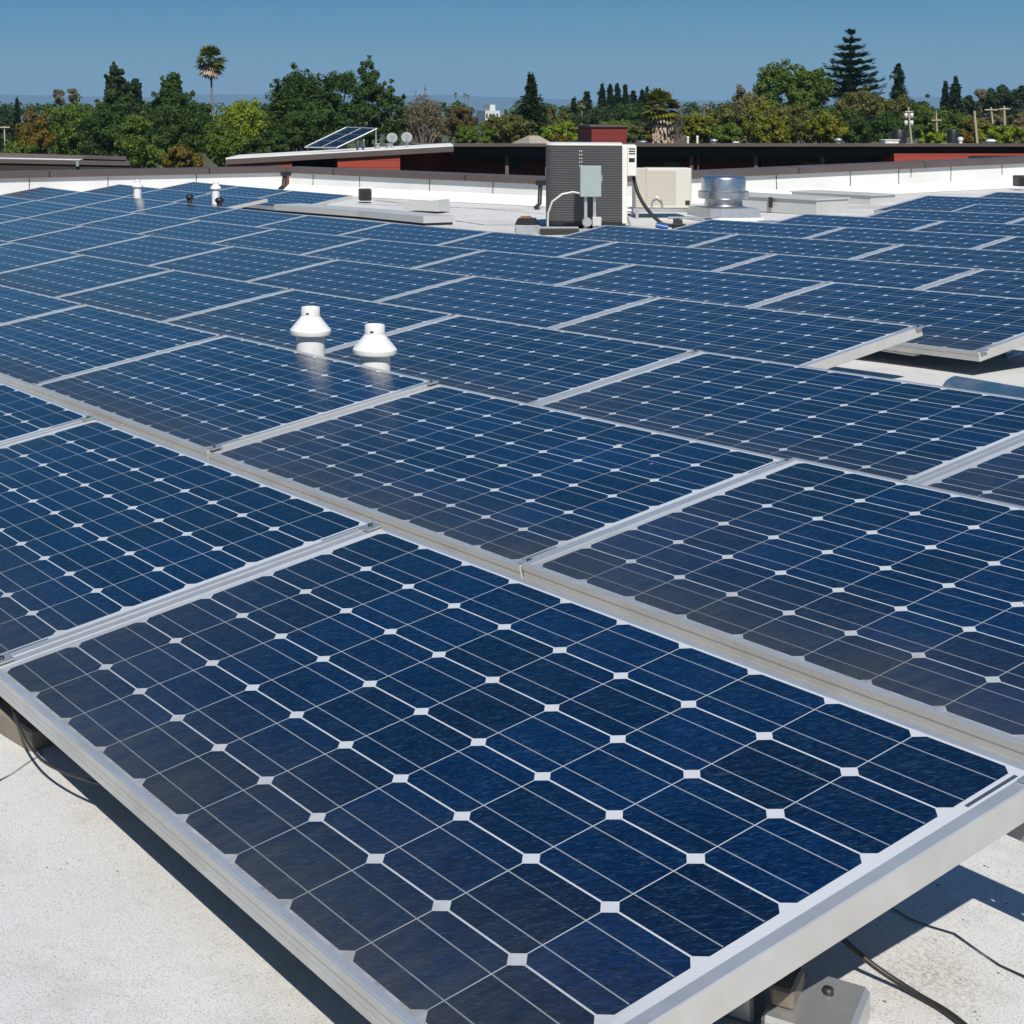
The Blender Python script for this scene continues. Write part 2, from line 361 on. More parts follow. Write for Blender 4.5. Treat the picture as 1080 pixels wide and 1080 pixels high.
PX = [-21.0, -14.35]                              # west faces of the two parapet runs
def seg_y(x): return 13.25 + (x + 20.9) * (14.6 - 13.25) / 6.55
b = MB()
def grid(xs, yfun, ny):
    rows = []
    for x in xs:
        y0, y1 = yfun(x); rows.append([(x, y0 + (y1 - y0) * j / ny, 0) for j in range(ny + 1)])
    vs = [(x, y, roofz(x, y)) for r in rows for x, y, _ in r]
    fs = [(i*(ny+1)+j, (i+1)*(ny+1)+j, (i+1)*(ny+1)+j+1, i*(ny+1)+j+1) for i in range(len(rows)-1) for j in range(ny)]
    b.add(vs, fs, True)
grid([-21.1 + 6.75 * i / 14 for i in range(15)], lambda x: (-14, seg_y(x) + 0.1), 12)
grid([-14.35 + 22.35 * i / 75 for i in range(76)], lambda x: (-14, 30), 88)
structure(b.build("roof", M['roof']))

def crack(name, pts, w, seed=1):
    rnd = random.Random(seed); m = MB(); fine = []
    for (x0, y0), (x1, y1) in zip(pts, pts[1:]):
        k = max(2, int(math.hypot(x1-x0, y1-y0) / 0.03))
        for i in range(k): fine.append((x0+(x1-x0)*i/k + rnd.uniform(-.006, .006), y0+(y1-y0)*i/k + rnd.uniform(-.008, .008)))
    fine.append(pts[-1]); vs = []
    for i, (x, y) in enumerate(fine):
        a = fine[max(i-1, 0)]; c = fine[min(i+1, len(fine)-1)]; dx, dy = c[0]-a[0], c[1]-a[1]; L = math.hypot(dx, dy) or 1
        ww = w * rnd.uniform(.4, 1.2) * (1 - i / len(fine) * 0.5)
        for s in (-1, 1): vs.append((x - s*dy/L*ww, y + s*dx/L*ww, roofz(x, y) + 0.003))
    m.add(vs, [(2*i, 2*i+2, 2*i+3, 2*i+1) for i in range(len(fine)-1)])
    return structure(m.build(name, M['rubber']))
crack("roof_crack", [(1.26, 0.94), (1.36, 0.93), (1.48, 0.94), (1.61, 0.93), (1.85, 0.90), (2.3, 0.86)], 0.0027, 2)
crack("roof_seam", [(-18.0, 13.2), (-16.2, 12.9), (-14.6, 13.6)], 0.02, 4)
crack("roof_seam", [(-13.6, 11.4), (-12.6, 11.2), (-12.2, 11.6), (-12.1, 11.8)], 0.02, 5)
crack("roof_seam", [(-17.4, 12.4), (-15.4, 13.3), (-13.4, 13.2)], 0.018, 6)
crack("roof_seam", [(-0.6, 0.16), (-0.2, 0.10), (0.1, 0.04), (0.2, -0.1)], 0.003, 7)

# ------------------------------------------------------------------ parapet walls
def parapet(p0, p1, z0, z1, label, seams, ext0=0.0, ext1=0.0):
    p0 = Vector((*p0, 0)); p1 = Vector((*p1, 0)); d = (p1 - p0).normalized(); nrm = Vector((-d.y, d.x, 0)); L = (p1 - p0).length
    root = empty("parapet_wall", ((p0 + p1) / 2)[:2] + (GROUND,), 0, label, "parapet wall", "parapet walls round the roof")
    o = Vector(root.location)
    def pt(s, t, z): return p0 + d * s + nrm * t + Vector((0, 0, z)) - o
    def zc(s): return z0 + (z1 - z0) * s / L
    n = 12; m = MB()
    for i in range(n):
        a, c = L * i / n, L * (i + 1) / n
        m.hexa([pt(a, 0, GROUND), pt(c, 0, GROUND), pt(c, .2, GROUND), pt(a, .2, GROUND)],
               [pt(a, 0, zc(a) - .1), pt(c, 0, zc(c) - .1), pt(c, .2, zc(c) - .1), pt(a, .2, zc(a) - .1)])
    m.build("wall", M['membrane'], root)
    m = MB(); a, c = -ext0, L + ext1
    m.hexa([pt(a, -.06, zc(a) - .1), pt(c, -.06, zc(c) - .1), pt(c, .26, zc(c) - .1), pt(a, .26, zc(a) - .1)],
           [pt(a, -.055, zc(a)), pt(c, -.055, zc(c)), pt(c, .26, zc(c) + .015), pt(a, .26, zc(a) + .015)])
    m.build("coping", M['coping'], root)
    k_ = 1.2
    while k_ < L:
        m = MB(); z = zc(k_); m.hexa([pt(k_, -.062, z - .102), pt(k_ + .02, -.062, z - .102), pt(k_ + .02, .262, z - .102), pt(k_, .262, z - .102)], [pt(k_, -.058, z + .002), pt(k_ + .02, -.058, z + .002), pt(k_ + .02, .262, z + .017), pt(k_, .262, z + .017)])
        m.build("coping_joint", M['soffit'], root); k_ += 3.05
    # sloped cant strip where the membrane turns up the wall
    m = MB()
    for i in range(n):
        a, c = L * i / n, L * (i + 1) / n
        def rz(s, t):
            q = p0 + d * s + nrm * t; return roofz(q.x, q.y)
        m.add([pt(a, -.003, rz(a, 0) + .16), pt(c, -.003, rz(c, 0) + .16), pt(c, -.2, rz(c, -.2) + .006), pt(a, -.2, rz(a, -.2) + .006)], [(0, 3, 2, 1)])
    m.build("cant_strip", M['membrane'], root)
    rnd = random.Random(len(label))
    for s in seams:
        m = MB(); k = 5
        for j in range(k):
            za, zb = [zc(s) - .1 - (zc(s) - .1 - roofz(*(p0 + d * s)[:2]) - .16) * t / k for t in (j, j + 1)]
            ja, jb = (rnd.uniform(-.015, .015) for _ in range(2))
            m.add([pt(s - .012 + ja, -.004, za), pt(s + .012 + ja, -.004, za), pt(s + .012 + ja, -.004, zb), pt(s - .012 + ja, -.004, zb)], [(0, 3, 2, 1)])
        m.build("membrane_seam", M['rubber'], root)
    return root
# wall runs so that nrm points away from the roof
parapet((-21.0, -14), (-21.0, 13.2), 0.19, 0.155, "white parapet wall with brown coping behind the left end of the panel rows", [], 0, .06)
parapet((-20.9, 13.25), (-14.4, 14.6), 0.15, 0.145, "white parapet wall with brown coping left of the large condenser", [], .06, 0)
parapet((-14.3, 14.6), (-13.9, 30), 0.195, 0.42, "white parapet wall with brown coping right of the silver exhaust fan", [], 0, 0)

# ------------------------------------------------------------------ solar panels
X0, X1, Y0, Y1 = -0.040, 1.630, -0.017, 0.971           # outer frame on the cell grid
def frame_mesh():
    m = MB(); H = 0.046
    lx, ly = 0.022, 0.0135                               # lip widths
    def bar(x0, x1, y0, y1, ax):
        m.box(x0, x1, y0, y1, -H, 0, 0.0018)
    bar(X0, X1, Y0, Y0 + ly, 0); bar(X0, X1, Y1 - ly, Y1, 0)
    bar(X0, X0 + lx, Y0 + ly + .0003, Y1 - ly - .0003, 1); bar(X1 - lx, X1, Y0 + ly + .0003, Y1 - ly - .0003, 1)
    # proud strip and lower flange of the extrusion (the groove shadows show along the long sides)
    for y, s in ((Y0, -1), (Y1, 1)):
        a, c = sorted((y + s * .0002, y + s * .0022)); m.box(X0 + .001, X1 - .001, a, c, -H + .002, -H + .013)
        a, c = sorted((y + s * .0002, y + s * .0016)); m.box(X0 + .001, X1 - .001, a, c, -H + .030, -H + .044)
    m.box(X0 + .004, X1 - .004, Y0 + ly, Y0 + .035, -H + .0005, -H + .003)
    m.box(X0 + .004, X1 - .004, Y1 - .035, Y1 - ly, -H + .0005, -H + .003)
    return m
def laminate_mesh():
    m = MB(); a, c, e, f = X0 + .0215, X1 - .0215, Y0 + .013, Y1 - .013
    m.box(a, c, e, f, -0.0062, -0.0016); return m
def rails_mesh(y):
    m = MB(); m.box(X0 + .20, X1 - .20, y - .02, y + .02, -.0465 - .042, -.0465, .002); return m
def leg_mesh(x, y, z0, zt):
    m = MB(); m.box(x - .018, x + .018, y - .025, y + .025, z0, zt, .002); m.box(x - .05, x + .05, y - .06, y + .06, z0, z0 + .006); return m
def clamp_mesh(y):
    m = MB(); x = X1 + .002
    m.box(x - .020, x + .020, y - .022, y + .022, .0006, .0042, .001)
    return m
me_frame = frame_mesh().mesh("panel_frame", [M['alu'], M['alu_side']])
for p_ in me_frame.polygons: p_.material_index = 0 if p_.normal.z > .6 else 1  # one extrusion; the warmer side tone imitates sunlit faces
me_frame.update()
me_lam = laminate_mesh().mesh("laminate", M['cells'])
me_rail = [rails_mesh(y).mesh("mounting_rail", M['galv']) for y in (.2, .76)]
bolt_mb = []
for y_ in (.012, .945):
    m_ = MB(); m_.lathe([(.0001, .009), (.006, .009), (.006, .0043)], 8, (X1 + .002, y_, 0)); bolt_mb.append(m_.mesh("bolt", M['rubber']))
me_clamp = [clamp_mesh(y).mesh("clamp", M['galv']) for y in (.012, .945)]
NEAR, FAR = None, None
def panel_matrix(o, th, slope, tilt):
    A = Vector((math.cos(th), math.sin(th), slope)).normalized()
    B0 = Vector((-math.sin(th), math.cos(th), 0)); B = B0 * math.cos(tilt) + UP * math.sin(tilt)
    B = (B - A * B.dot(A)).normalized(); C = A.cross(B)
    m = Matrix((A, B, C)).transposed().to_4x4(); m.translation = o; return m
ORD = "first second third fourth fifth sixth seventh eighth ninth tenth eleventh twelfth thirteenth fourteenth".split()
FP = dict(x0=.00713, y0=.89072, z0=.18058, rp=1.34745, sx=.031, sy=.01245, sk=.03956, q=.00085, cp=1.674, r2=-.03082)
def panel_pose(c, r):
    tilt = R_(9.2)
    if r == 0:
        x = c * 1.674; return panel_matrix(Vector((x, 0, .0235 * x + .0011 * x * x)), .0006, .0265 + .0022 * x, R_(9.34))
    if r == 1:
        x = c * 1.674; return panel_matrix(Vector((.0357 + x, 1.373 - .008 * c, (.0227, -.030, -.060, -.100, -.134, -.164)[-c])), -.0012 - (.005 if c < 0 else 0), (.0255, .027, .022, .022, .02, .02)[-c], R_(9.0))
    X = c * FP['cp'] + FP['sk'] * r; th = FP['r2'] / FP['cp']
    bk = Vector((FP['x0'] + X, FP['y0'] + r * FP['rp'] + FP['r2'] * c, FP['z0'] + FP['sx'] * X + FP['sy'] * r + FP['q'] * X * X))
    sl = FP['sx'] + 2 * FP['q'] * (X + .8)
    m = panel_matrix(Vector((0, 0, 0)), th, sl, tilt)
    o = bk - m.to_3x3() @ Vector((-.042, .973, 0)); m.translation = o; return m
def in_view(p):
    v = Vector(p) - CAM; d = v.dot(FW)
    if d < .2: return None
    return (CX + FPX * v.dot(RT) / d, HY - FPX * v.z / d)
ROWS = {0: range(-2, 1), 1: range(-5, 1), 2: range(-7, 1), 3: range(-10, -1), 4: range(-12, -1), 5: range(-12, 0),
        6: list(range(-12, -9)) + list(range(-5, 0)), 7: list(range(-12, -9)) + list(range(-5, 0)), 8: range(-5, 0), 9: range(-5, -1), 10: range(-5, -2), 11: range(-6, -2), 12: range(-6, -2)}
placed = []
for r, cs in ROWS.items():
    for c in cs:
        mt = panel_pose(c, r)
        pts = [in_view(mt @ Vector((x, y, 0))) for x in (X0, (X0 + X1) / 2, X1) for y in (Y0, (Y0 + Y1) / 2, Y1)]
        vis = [p for p in pts if p and -6 < p[0] < 1086 and p[1] < 1086]
        if not vis: continue
        placed.append((r, c, mt))
DIST = {0: "front row", 1: "second row from the camera", 2: "third row from the camera"}
for r in ROWS:
    rowp = sorted([p for p in placed if p[0] == r], key=lambda p: p[1]); n = len(rowp)
    blocks = [rowp]
    if r in (6, 7): blocks = [[p for p in rowp if p[1] < -7], [p for p in rowp if p[1] > -7]]
    for bi, blk in enumerate(blocks):
        for k, (_, c, mt) in enumerate(blk):
            rowname = DIST.get(r, ORD[r] + " row from the camera")
            nb = len(blk)
            left = k + 1 <= (nb + 1) // 2
            pos = (ORD[k] if k else "leftmost") if left else (ORD[nb - 1 - k] if nb - 1 - k else "rightmost")
            if r == 0 and c == 0: lab = "nearest blue solar panel with dusty corner, filling the lower front of the picture"
            else:
                if pos in ("leftmost", "rightmost"): w = pos
                else: w = pos + (" from left" if left else " from right")
                lab = "blue solar panel, %s in the %s" % (w, rowname)
                if len(blocks) == 2: lab += ", %s block" % ("left" if bi == 0 else "right")
            root = bpy.data.objects.new("solar_panel", None); COL.objects.link(root)
            root.matrix_world = mt; root.empty_display_size = .2
            tag(root, lab, "solar panel", "solar panels in tilted rows on the roof")
            def kid(me):
                o = bpy.data.objects.new(me.name.split(".")[0], me); COL.objects.link(o); o.parent = root; return o
            kid(me_frame); kid(me_lam)
            if r <= 4 or (c >= -5 and r <= 6):
                for me in me_rail: kid(me)
                for me, mb_ in zip(me_clamp, bolt_mb):
                    o_ = kid(me)
                    if r <= 3: kid(mb_).parent = o_
            inv = mt.inverted()
            for (lx, ly) in ((.32, .2), (1.20, .2), (.32, .76), (1.20, .76)):
                p = mt @ Vector((lx, ly, -.088)); g = roofz(p.x, p.y)
                zl = (inv @ Vector((p.x, p.y, g + .004))).z
                if r <= 3 or ly > .5: leg_mesh(lx, ly, zl, -.0885).build("leg", M['galv'], root)

def thing(name, loc, label, cat, group=None, rz=0.0): return empty(name, loc, rz, label, cat, group)
def onroof(x, y, dz=0.0): return (x, y, roofz(x, y) + dz)

# ------------------------------------------------------------------ round the near panels
t = thing("strut_channel", onroof(1.9, .99), "perforated metal strut running right from behind the nearest panel", "strut")
m = MB()
m.box(-.75, 1.2, -.002, .002, .150, .180); m.box(-.75, 1.2, -.002, .002, .1935, .225)
for a_, c_ in zip((-.75, -.285, -.235, .115, .165, .6), (-.297, -.247, .103, .153, .588, 1.2)): m.box(a_, c_, -.002, .002, .1802, .1933)
m.box(-.75, 1.2, .0023, .04, .2215, .225)
m.build("channel", M['alu'], t)
for x in (.3, 1.0):
    m = MB(); m.box(x - .015, x + .015, .006, .036, 0, .221); m.build("leg", M['galv'], t)

t = thing("ballast_block", onroof(1.545, .575), "galvanised metal foot on the roof under the nearest panel's right end", "mounting foot", None, R_(28))
m = MB(); m.box(-.055, .055, -.08, .07, .0, .045, .006); m.build("foot_casing", M['galv'], t)
m = MB(); m.box(-.13, -.077, -.03, .06, .0, .085, .004); m.build("bracket", M['alu'], t)
m = MB(); m.lathe([(.0001, .008), (.007, .008), (.007, 0)], 8, (0.01, .02, .045)); m.build("bolt", M['rubber'], t)
m = MB(); m.box(-.05, -.02, -.05, .02, .0455, .072, .004); m.build("conduit_clip", M['wood'], t)

def cable(name, pts, r, mat, label, cat="cable", n=8):
    q = []
    P_ = [Vector(p) for p in pts]
    for i in range(len(P_) - 1):                      # Catmull-Rom
        a, b_, c, d = P_[max(i-1, 0)], P_[i], P_[i+1], P_[min(i+2, len(P_)-1)]
        for k in range(8):
            t_ = k / 8; q.append(.5*((2*b_) + (c-a)*t_ + (2*a-5*b_+4*c-d)*t_*t_ + (3*b_-a-3*c+d)*t_**3))
    q.append(P_[-1]); m = MB(); m.tube(q, r, n)
    return tag(m.build(name, mat), label, cat)
cable("black_cable", [(1.33, .70, .02), (1.40, .675, .015), (1.45, .70, -.02), (1.50, .735, -.065), (1.56, .755, roofz(1.56, .75)+.007), (1.64, .745, roofz(1.64, .75)+.007), (1.8, .68, roofz(1.8, .7)+.007), (2.1, .5, roofz(2.1, .5)+.007)],
      .0042, M['rubber'], "black cable looping out from under the nearest panel onto the roof")
cable("hanging_wire", [(.02, .01, -.055), (.10, -.006, -.075), (.22, -.012, -.092), (.34, -.008, -.078), (.46, .012, -.058)], .003, M['rubber'],
      "thin black wire sagging under the nearest panel's front frame", "wire")
t = thing("timber_block", onroof(-.17, .045), "brown timber block on the roof under the front corner of the nearest panel", "timber block", None, R_(8))
m = MB(); m.box(-.30, .24, -.05, .05, 0, .05, .005); m.build("lower_board", M['wood'], t)
m = MB(); m.box(-.26, .06, -.04, .04, .0505, .088, .005); m.build("upper_board", M['wood'], t)

t = thing("duct_pipe", onroof(0.10, 4.25, -.06), "blue grey rounded duct lying in the empty place behind the third row", "duct")
m = MB(); n = 14; r0 = .072
ring = [(0, -r0 * 1.15 * math.cos(PI * k / n), r0 * 1.5 * math.sin(PI * k / n)) for k in range(n + 1)]
xs = [(-1.00, .72), (-.992, .90), (-.975, 1.0), (1.3, 1.0)]
vs = [(x, y * s, .155 + z * s) for x, s in xs for _, y, z in ring]
m.add(vs, [(i*(n+1)+k, i*(n+1)+k+1, (i+1)*(n+1)+k+1, (i+1)*(n+1)+k) for i in range(3) for k in range(n)], True)
m.add(vs[:n + 1], [tuple(range(n + 1))])
m.box(-.96, 1.3, -r0 * 1.14, r0 * 1.14, .10, .154)
m.build("duct_shell", M['bluepipe'], t)
for x in (-.7, .3, 1.2):
    m = MB(); m.box(x - .05, x + .05, -.07, .07, .05, .099); m.build("support", M['wood'], t)

# rail ends and bracket showing in the empty place at the end of the fourth row
t = thing("rail_bracket", (-2.05, 5.42, roofz(-2.05, 5.42)), "pale metal bracket under the front edge of the last fifth row panel", "bracket")
m = MB(); m.box(-.2, .16, -.06, -.012, .062, .105, .003); m.build("bracket_plate", M['alu'], t)
for x in (-.08, .06):
    m = MB(); m.lathe([(.0001, 0), (.011, .0), (.011, .01), (.0001, .01)], 8, (x, 0, 0)); o = m.build("bolt", M['rubber'], t); o.rotation_euler = (R_(90), 0, 0); o.location = (0, -.0605, .083)

# ------------------------------------------------------------------ white roof vents
def pipe_vent(x, y, ztop, k, label, group):
    z = roofz(x, y); t = thing("vent_pipe", (x, y, z), label, "vent", group); H = ztop - z
    m = MB(); m.lathe([(.065*k, 0), (.065*k, H - .10*k)], 28); m.build("pipe", M['pvc'], t)
    m = MB(); m.lathe([(.19*k, 0.003), (.12*k, .02*k), (.075*k, .06*k), (.067*k, .062*k)], 28); m.build("flashing", M['membrane'], t)
    H -= .016 * k; b0 = H - .122 * k
    m = MB(); m.lathe([(.066*k, b0 + .004), (.090*k, b0), (.0925*k, b0 + .006*k), (.0925*k, b0 + .020*k), (.089*k, b0 + .024*k), (.044*k, b0 + .080*k), (.043*k, b0 + .083*k)], 32)
    sharp(m.build("cone_cap", M['pvc'], t), 35)
    m = MB(); m.lathe([(.0425*k, b0 + .082*k), (.0425*k, H - .006*k), (.040*k, H), (.034*k, H), (.034*k, H - .012*k), (.0001, H - .012*k)], 28)
    sharp(m.build("collar", M['pvc'], t), 35)
    for a in (0.4, 2.5, 4.6):
        m = MB(); m.box(.0415*k, .0435*k, -.010*k, .004*k, b0 + .092*k, b0 + .099*k); o = m.build("vent_slot", M['dark'], t); o.rotation_euler = (0, 0, a - R_(70))
    return t
pipe_vent(-2.84, 2.50, .285, 1.0, "white cone capped vent pipe, left of the close pair between the panels", "white vent pipes")
pipe_vent(-2.33, 2.50, .268, 1.0, "white cone capped vent pipe, right of the close pair, nearest the camera", "white vent pipes")
for px_, dd, yt, lab in ((145, 21.6, 188.5, "small white vent pipe at the far left behind the panels"), (227.5, 20.8, 190.5, "small white vent pipe left of the grey duct, before the parapet corner")):
    q = at(px_, yt, dd); pipe_vent(q.x, q.y, q.z, .87 if px_ < 200 else .85, lab, "white vent pipes")
for px_, py_, dd, r_, lab in ((200, 212.5, 19.9, .055, "black domed roof vent, left of the far pair"), (231.5, 216, 19.3, .06, "black domed roof vent, right of the far pair")):
    q = at(px_, py_, dd); z = roofz(q.x, q.y); t = thing("roof_vent", (q.x, q.y, z), lab, "vent", "black domed vents")
    m = MB(); h = q.z - z + .05; m.lathe([(r_*.6, 0), (r_*.6, h)], 16); m.build("pipe", M['rubber'], t)
    m = MB(); m.lathe([(r_*.62, h - .03), (r_, h), (r_*.95, h + .02), (r_*.6, h + .04), (.0001, h + .045)], 18); m.build("cap", M['dark'], t)

def rp(px_, py_):                                    # roof point under a pixel
    d = 8.0
    for _ in range(200):
        p = at(px_, py_, d); d += (p.z - roofz(p.x, p.y)) / ((py_ - HY) / FPX) * .4
    return (p.x, p.y)
rp_ = rp
# ------------------------------------------------------------------ large condenser, its switch box, second condenser
ang = R_(YAW - 90 - 13)                             # local x = to the right in view, local -y = towards the camera
c0 = at(617, 241, 18.6)
def view_thing(name, px_, dd, label, cat, group=None, turn=0.0):
    q = at(px_, HY, dd); return thing(name, onroof(q.x, q.y), label, cat, group, R_(YAW - 90) + turn)
t = view_thing("condenser_unit", 616, 18.95, "large dark grilled condenser unit with cream top and side on the roof", "air conditioner", "air conditioners", -R_(13))
m = MB(); w, dpt, h0, h1 = .46, .40, .10, 1.03
def rrect(r, z, n=6):
    pts = []
    for cx_, cy_, a0 in ((w - r, -dpt + .02, -90), (w - .02, dpt - .02, 0), (-w + r, dpt - .02, 90), (-w + r, -dpt + r, 180)):
        rr = r if cx_ < 0 else .02
        cx2 = cx_ if cx_ < 0 else w - rr
        for k in range(n + 1):
            a = R_(a0 + 90 * k / n); pts.append((cx2 + rr * math.cos(a), cy_ + rr * math.sin(a), z))
    return pts
m.hexa(rrect(.12, h0), rrect(.12, h1)); sharp(m.build("coil_guard", M['coil'], t))
m = MB(); m.hexa(rrect(.13, h1 + .001), rrect(.13, h1 + .025)); sharp(m.build("top_panel", M['cream'], t))
m = MB(); m.hexa(rrect(.13, h0 - .05), rrect(.13, h0 - .001)); sharp(m.build("base_pan", M['dark'], t))
m = MB(); m.box(w - .005, w + .055, -dpt - .012, -dpt + .06, h0 - .02, h1, .006); m.build("corner_post", M['cream'], t)
m = MB(); m.box(w - .0048, w + .165, -dpt + .062, dpt - .1, h1 - .37, h1 + .005, .008); m.box(w + .056, w + .165, -dpt - .01, -dpt + .0615, h1 - .37, h1 + .005, .008)
m.build("service_panel", M['cream'], t)
for z in (h1 - .03, h1 - .06, h1 - .09):
    m = MB(); m.box(w + .075, w + .15, -dpt - .0125, -dpt - .0105, z - .016, z); m.build("vent_slot", M['dark'], t)
m = MB(); m.box(w + .075, w + .145, -dpt - .0125, -dpt - .0105, h1 - .20, h1 - .15); m.build("label_plate", M['dark'], t)
m = MB()
for k in range(6):
    for x in (-.055, -.03): m.box(x, x + .010, -dpt - .003, -dpt + .001, h1 - .30 + k * .045, h1 - .285 + k * .045)
m.build("guard_clips", M['cream'], t)
for x in (-.3, .3):
    for y in (-.3, .3):
        m = MB(); m.box(x - .04, x + .04, y - .04, y + .04, 0, h0 - .051); m.build("foot", M['dark'], t)

t = view_thing("switch_box", 622, 18.2, "grey green electrical switch box on a post before the large condenser", "electrical box", None, -R_(4))
m = MB(); m.box(-.118, .118, -.07, .07, .43, .79, .008); m.build("box_body", M['boxgrey'], t)
m = MB(); m.box(-.124, .124, -.085, -.0705, .42, .795, .006); m.build("box_door", M['boxgrey'], t)
m = MB(); m.box(.125, .147, -.03, .02, .60, .68, .004); m.build("switch_handle", M['galv'], t)
for x in (-.05, .055):
    m = MB(); m.box(x - .018, x + .018, -.02, .02, 0, .419, .002); m.build("post", M['galv'], t)
m = MB(); pts = [(-.12, 0, .46), (-.2, 0, .475), (-.33, -.02, .45), (-.45, -.03, .36), (-.5, -.03, .22), (-.505, -.03, 0.0)]
m.tube(pts, .013, 10); m.build("conduit", M['tray'], t)
m = MB(); m.lathe([(.0001, -.04), (.055, -.04), (.055, .03), (.0001, .03)], 16); o = sharp(m.build("round_fitting", M['galv'], t)); o.rotation_euler = (R_(90), 0, 0); o.location = (-.045, -.075, .12)
m = MB(); m.box(.02, .125, -.09, -.021, .07, .18, .006); m.build("junction_box", M['tray'], t)
m = MB(); m.box(-.30, .16, -.26, -.20, 0.0, .05, .004); m.build("base_rail", M['galv'], t)

t = view_thing("condenser_unit", 698, 20.6, "smaller beige louvred condenser unit on a metal stand beside the fan", "air conditioner", "air conditioners", -R_(6))
m = MB(); m.box(-.23, .365, -.17, .17, .13, .675, .012); m.build("casing", M['beige'], t)
m = MB(); m.box(-.215, .16, -.176, -.1705, .18, .64, .0); m.build("front_louvre", M['louvre_beige'], t)
m = MB(); m.box(-.375, -.2305, -.165, .165, .13, .67, .01); m.build("end_grille", M['louvre_beige'], t)
m = MB(); m.box(.28, .34, -.176, -.1705, .18, .24); m.build("label_plate", M['rubber'], t)
m = MB(); m.tube([(-.16, -.19, .13), (-.16, -.20, .23), (-.10, -.205, .29), (-.03, -.20, .23), (-.02, -.19, .14)], .009, 8); m.build("refrigerant_pipe", M['galv'], t)
for y in (-.2, .2):
    m = MB(); m.box(-.42, .48, y - .02, y + .02, .085, .1295, .003); m.build("stand_rail", M['galv'], t)
for x in (-.36, .40):
    for y in (-.2, .2):
        m = MB(); m.box(x - .02, x + .02, y - .022, y + .022, 0, .0845, .002); m.build("stand_leg", M['galv'], t)
q0 = at(667, 182, 18.7); q1 = at(673, 204, 18.5); q2 = at(683, 221, 18.3); q3 = at(697, 235, 18.1); q4 = at(708, 238, 18.1)
cable("insulated_pipe", [q0, q1, q2, q3, q4], .022, M['rubber'], "black insulated pipe sloping down beside the large condenser", "pipe", 10)
q = at(698, 241, 17.9); t = thing("blue_fitting", onroof(q.x, q.y), "small blue pipe fitting on the roof at the black pipe's foot", "pipe fitting", None, ang)
m = MB(); m.tube([(-.07, 0, .085), (.02, 0, .065), (.07, 0, .06)], .030, 12); m.build("fitting_body", M['blue'], t)
m = MB(); m.box(-.06, .05, -.05, .05, 0, .03); m.build("saddle", M['rubber'], t)
q = at(716, 241, 17.9); t = thing("junction_block", onroof(q.x, q.y), "dark junction block on the roof right of the blue fitting", "junction box", None, ang)
m = MB(); m.box(-.08, .07, -.06, .06, 0, .085, .01); m.build("block_body", M['dark'], t)
m = MB(); m.box(-.085, .075, -.065, .065, .0855, .098, .004); m.build("block_lid", M['rubber'], t)

t = thing("pipe_stand", (*rp_(660, 240), 0), "small pale metal pipe stand at the large condenser's right foot", "pipe stand", None, ang)
t.location.z = roofz(t.location.x, t.location.y)
m = MB(); m.tube([(-.06, 0, 0), (-.02, 0, .20)], .012, 8); m.tube([(.06, 0, 0), (.0, 0, .20)], .012, 8); m.build("legs", M['galv'], t)
m = MB(); m.tube([(-.09, 0, .205), (.09, 0, .215)], .016, 8); m.build("crossbar", M['galv'], t)
m = MB(); m.box(-.10, .10, -.05, .05, 0, .012); m.build("foot_plate", M['tray'], t)
x, y = rp_(733, 237); t = thing("conduit_run", onroof(x, y), "grey conduit lying on small blocks before the exhaust fan", "conduit", None, R_(YAW - 90) + .1)
m = MB(); m.tube([(-.35, 0, .09), (.1, .01, .085), (.34, .06, .09)], .017, 8); m.build("pipe", M['galv'], t)
for xx in (-.22, .2):
    m = MB(); m.box(xx - .04, xx + .04, -.05, .07, 0, .068, .004); m.build("block", M['rubber'], t)

# ------------------------------------------------------------------ exhaust fan, curb boxes
q = at(763, 228, 19.9); t = thing("exhaust_fan", onroof(q.x, q.y), "silver spun aluminium mushroom exhaust fan on a square curb", "exhaust fan", None, R_(YAW - 90) + R_(8))
m = MB(); m.box(-.38, .38, -.38, .38, .0, .05, .01); m.build("curb_skirt", M['membrane'], t)
m = MB(); m.hexa([(-.35, -.35, .051), (.35, -.35, .051), (.35, .35, .051), (-.35, .35, .051)], [(-.33, -.33, .17), (.33, -.33, .17), (.33, .33, .17), (-.33, .33, .17)]); m.build("curb_cap", M['galv'], t)
m = MB(); m.lathe([(.30, .171), (.24, .19), (.235, .30)], 40); m.build("fan_throat", M['spun'], t)
m = MB(); m.lathe([(.236, .30), (.31, .285), (.322, .295), (.322, .375), (.312, .385), (.281, .388)], 40); sharp(m.build("windband", M['spun'], t), 35)
m = MB(); m.lathe([(.28, .386), (.28, .545), (.272, .565), (.25, .578), (.10, .588), (.0001, .59)], 40); sharp(m.build("motor_dome", M['spun'], t), 50)

t = thing("curb_box", onroof(-11.55, 16.05), "long low grey metal curb box with lid right of the exhaust fan", "roof curb", None, R_(3))
m = MB(); m.box(-1.45, .35, -.30, .38, 0, .20, .006); m.build("box_body", M['tray'], t)
m = MB(); m.box(-1.47, .37, -.33, .40, .201, .225, .004); m.build("lid", M['tray'], t)
for x in (-1.0, -.38):
    m = MB(); m.box(x - .03, x + .03, -.345, -.331, .07, .215); m.build("bracket", M['rubber'], t)
t = thing("flat_cover", onroof(-12.9, 18.6), "thin flat grey metal cover behind the low curb box", "metal cover", None, R_(2))
m = MB(); m.box(-.9, .55, -.28, .3, .0, .13, .006); m.build("cover_base", M['tray'], t)
m = MB(); m.box(-.93, .58, -.31, .33, .1305, .148, .004); m.build("cover_sheet", M['tray'], t)
t = thing("flat_cover", onroof(-12.3, 14.5), "low dark open tray on the roof below the exhaust fan's right side", "metal cover", None, R_(5))
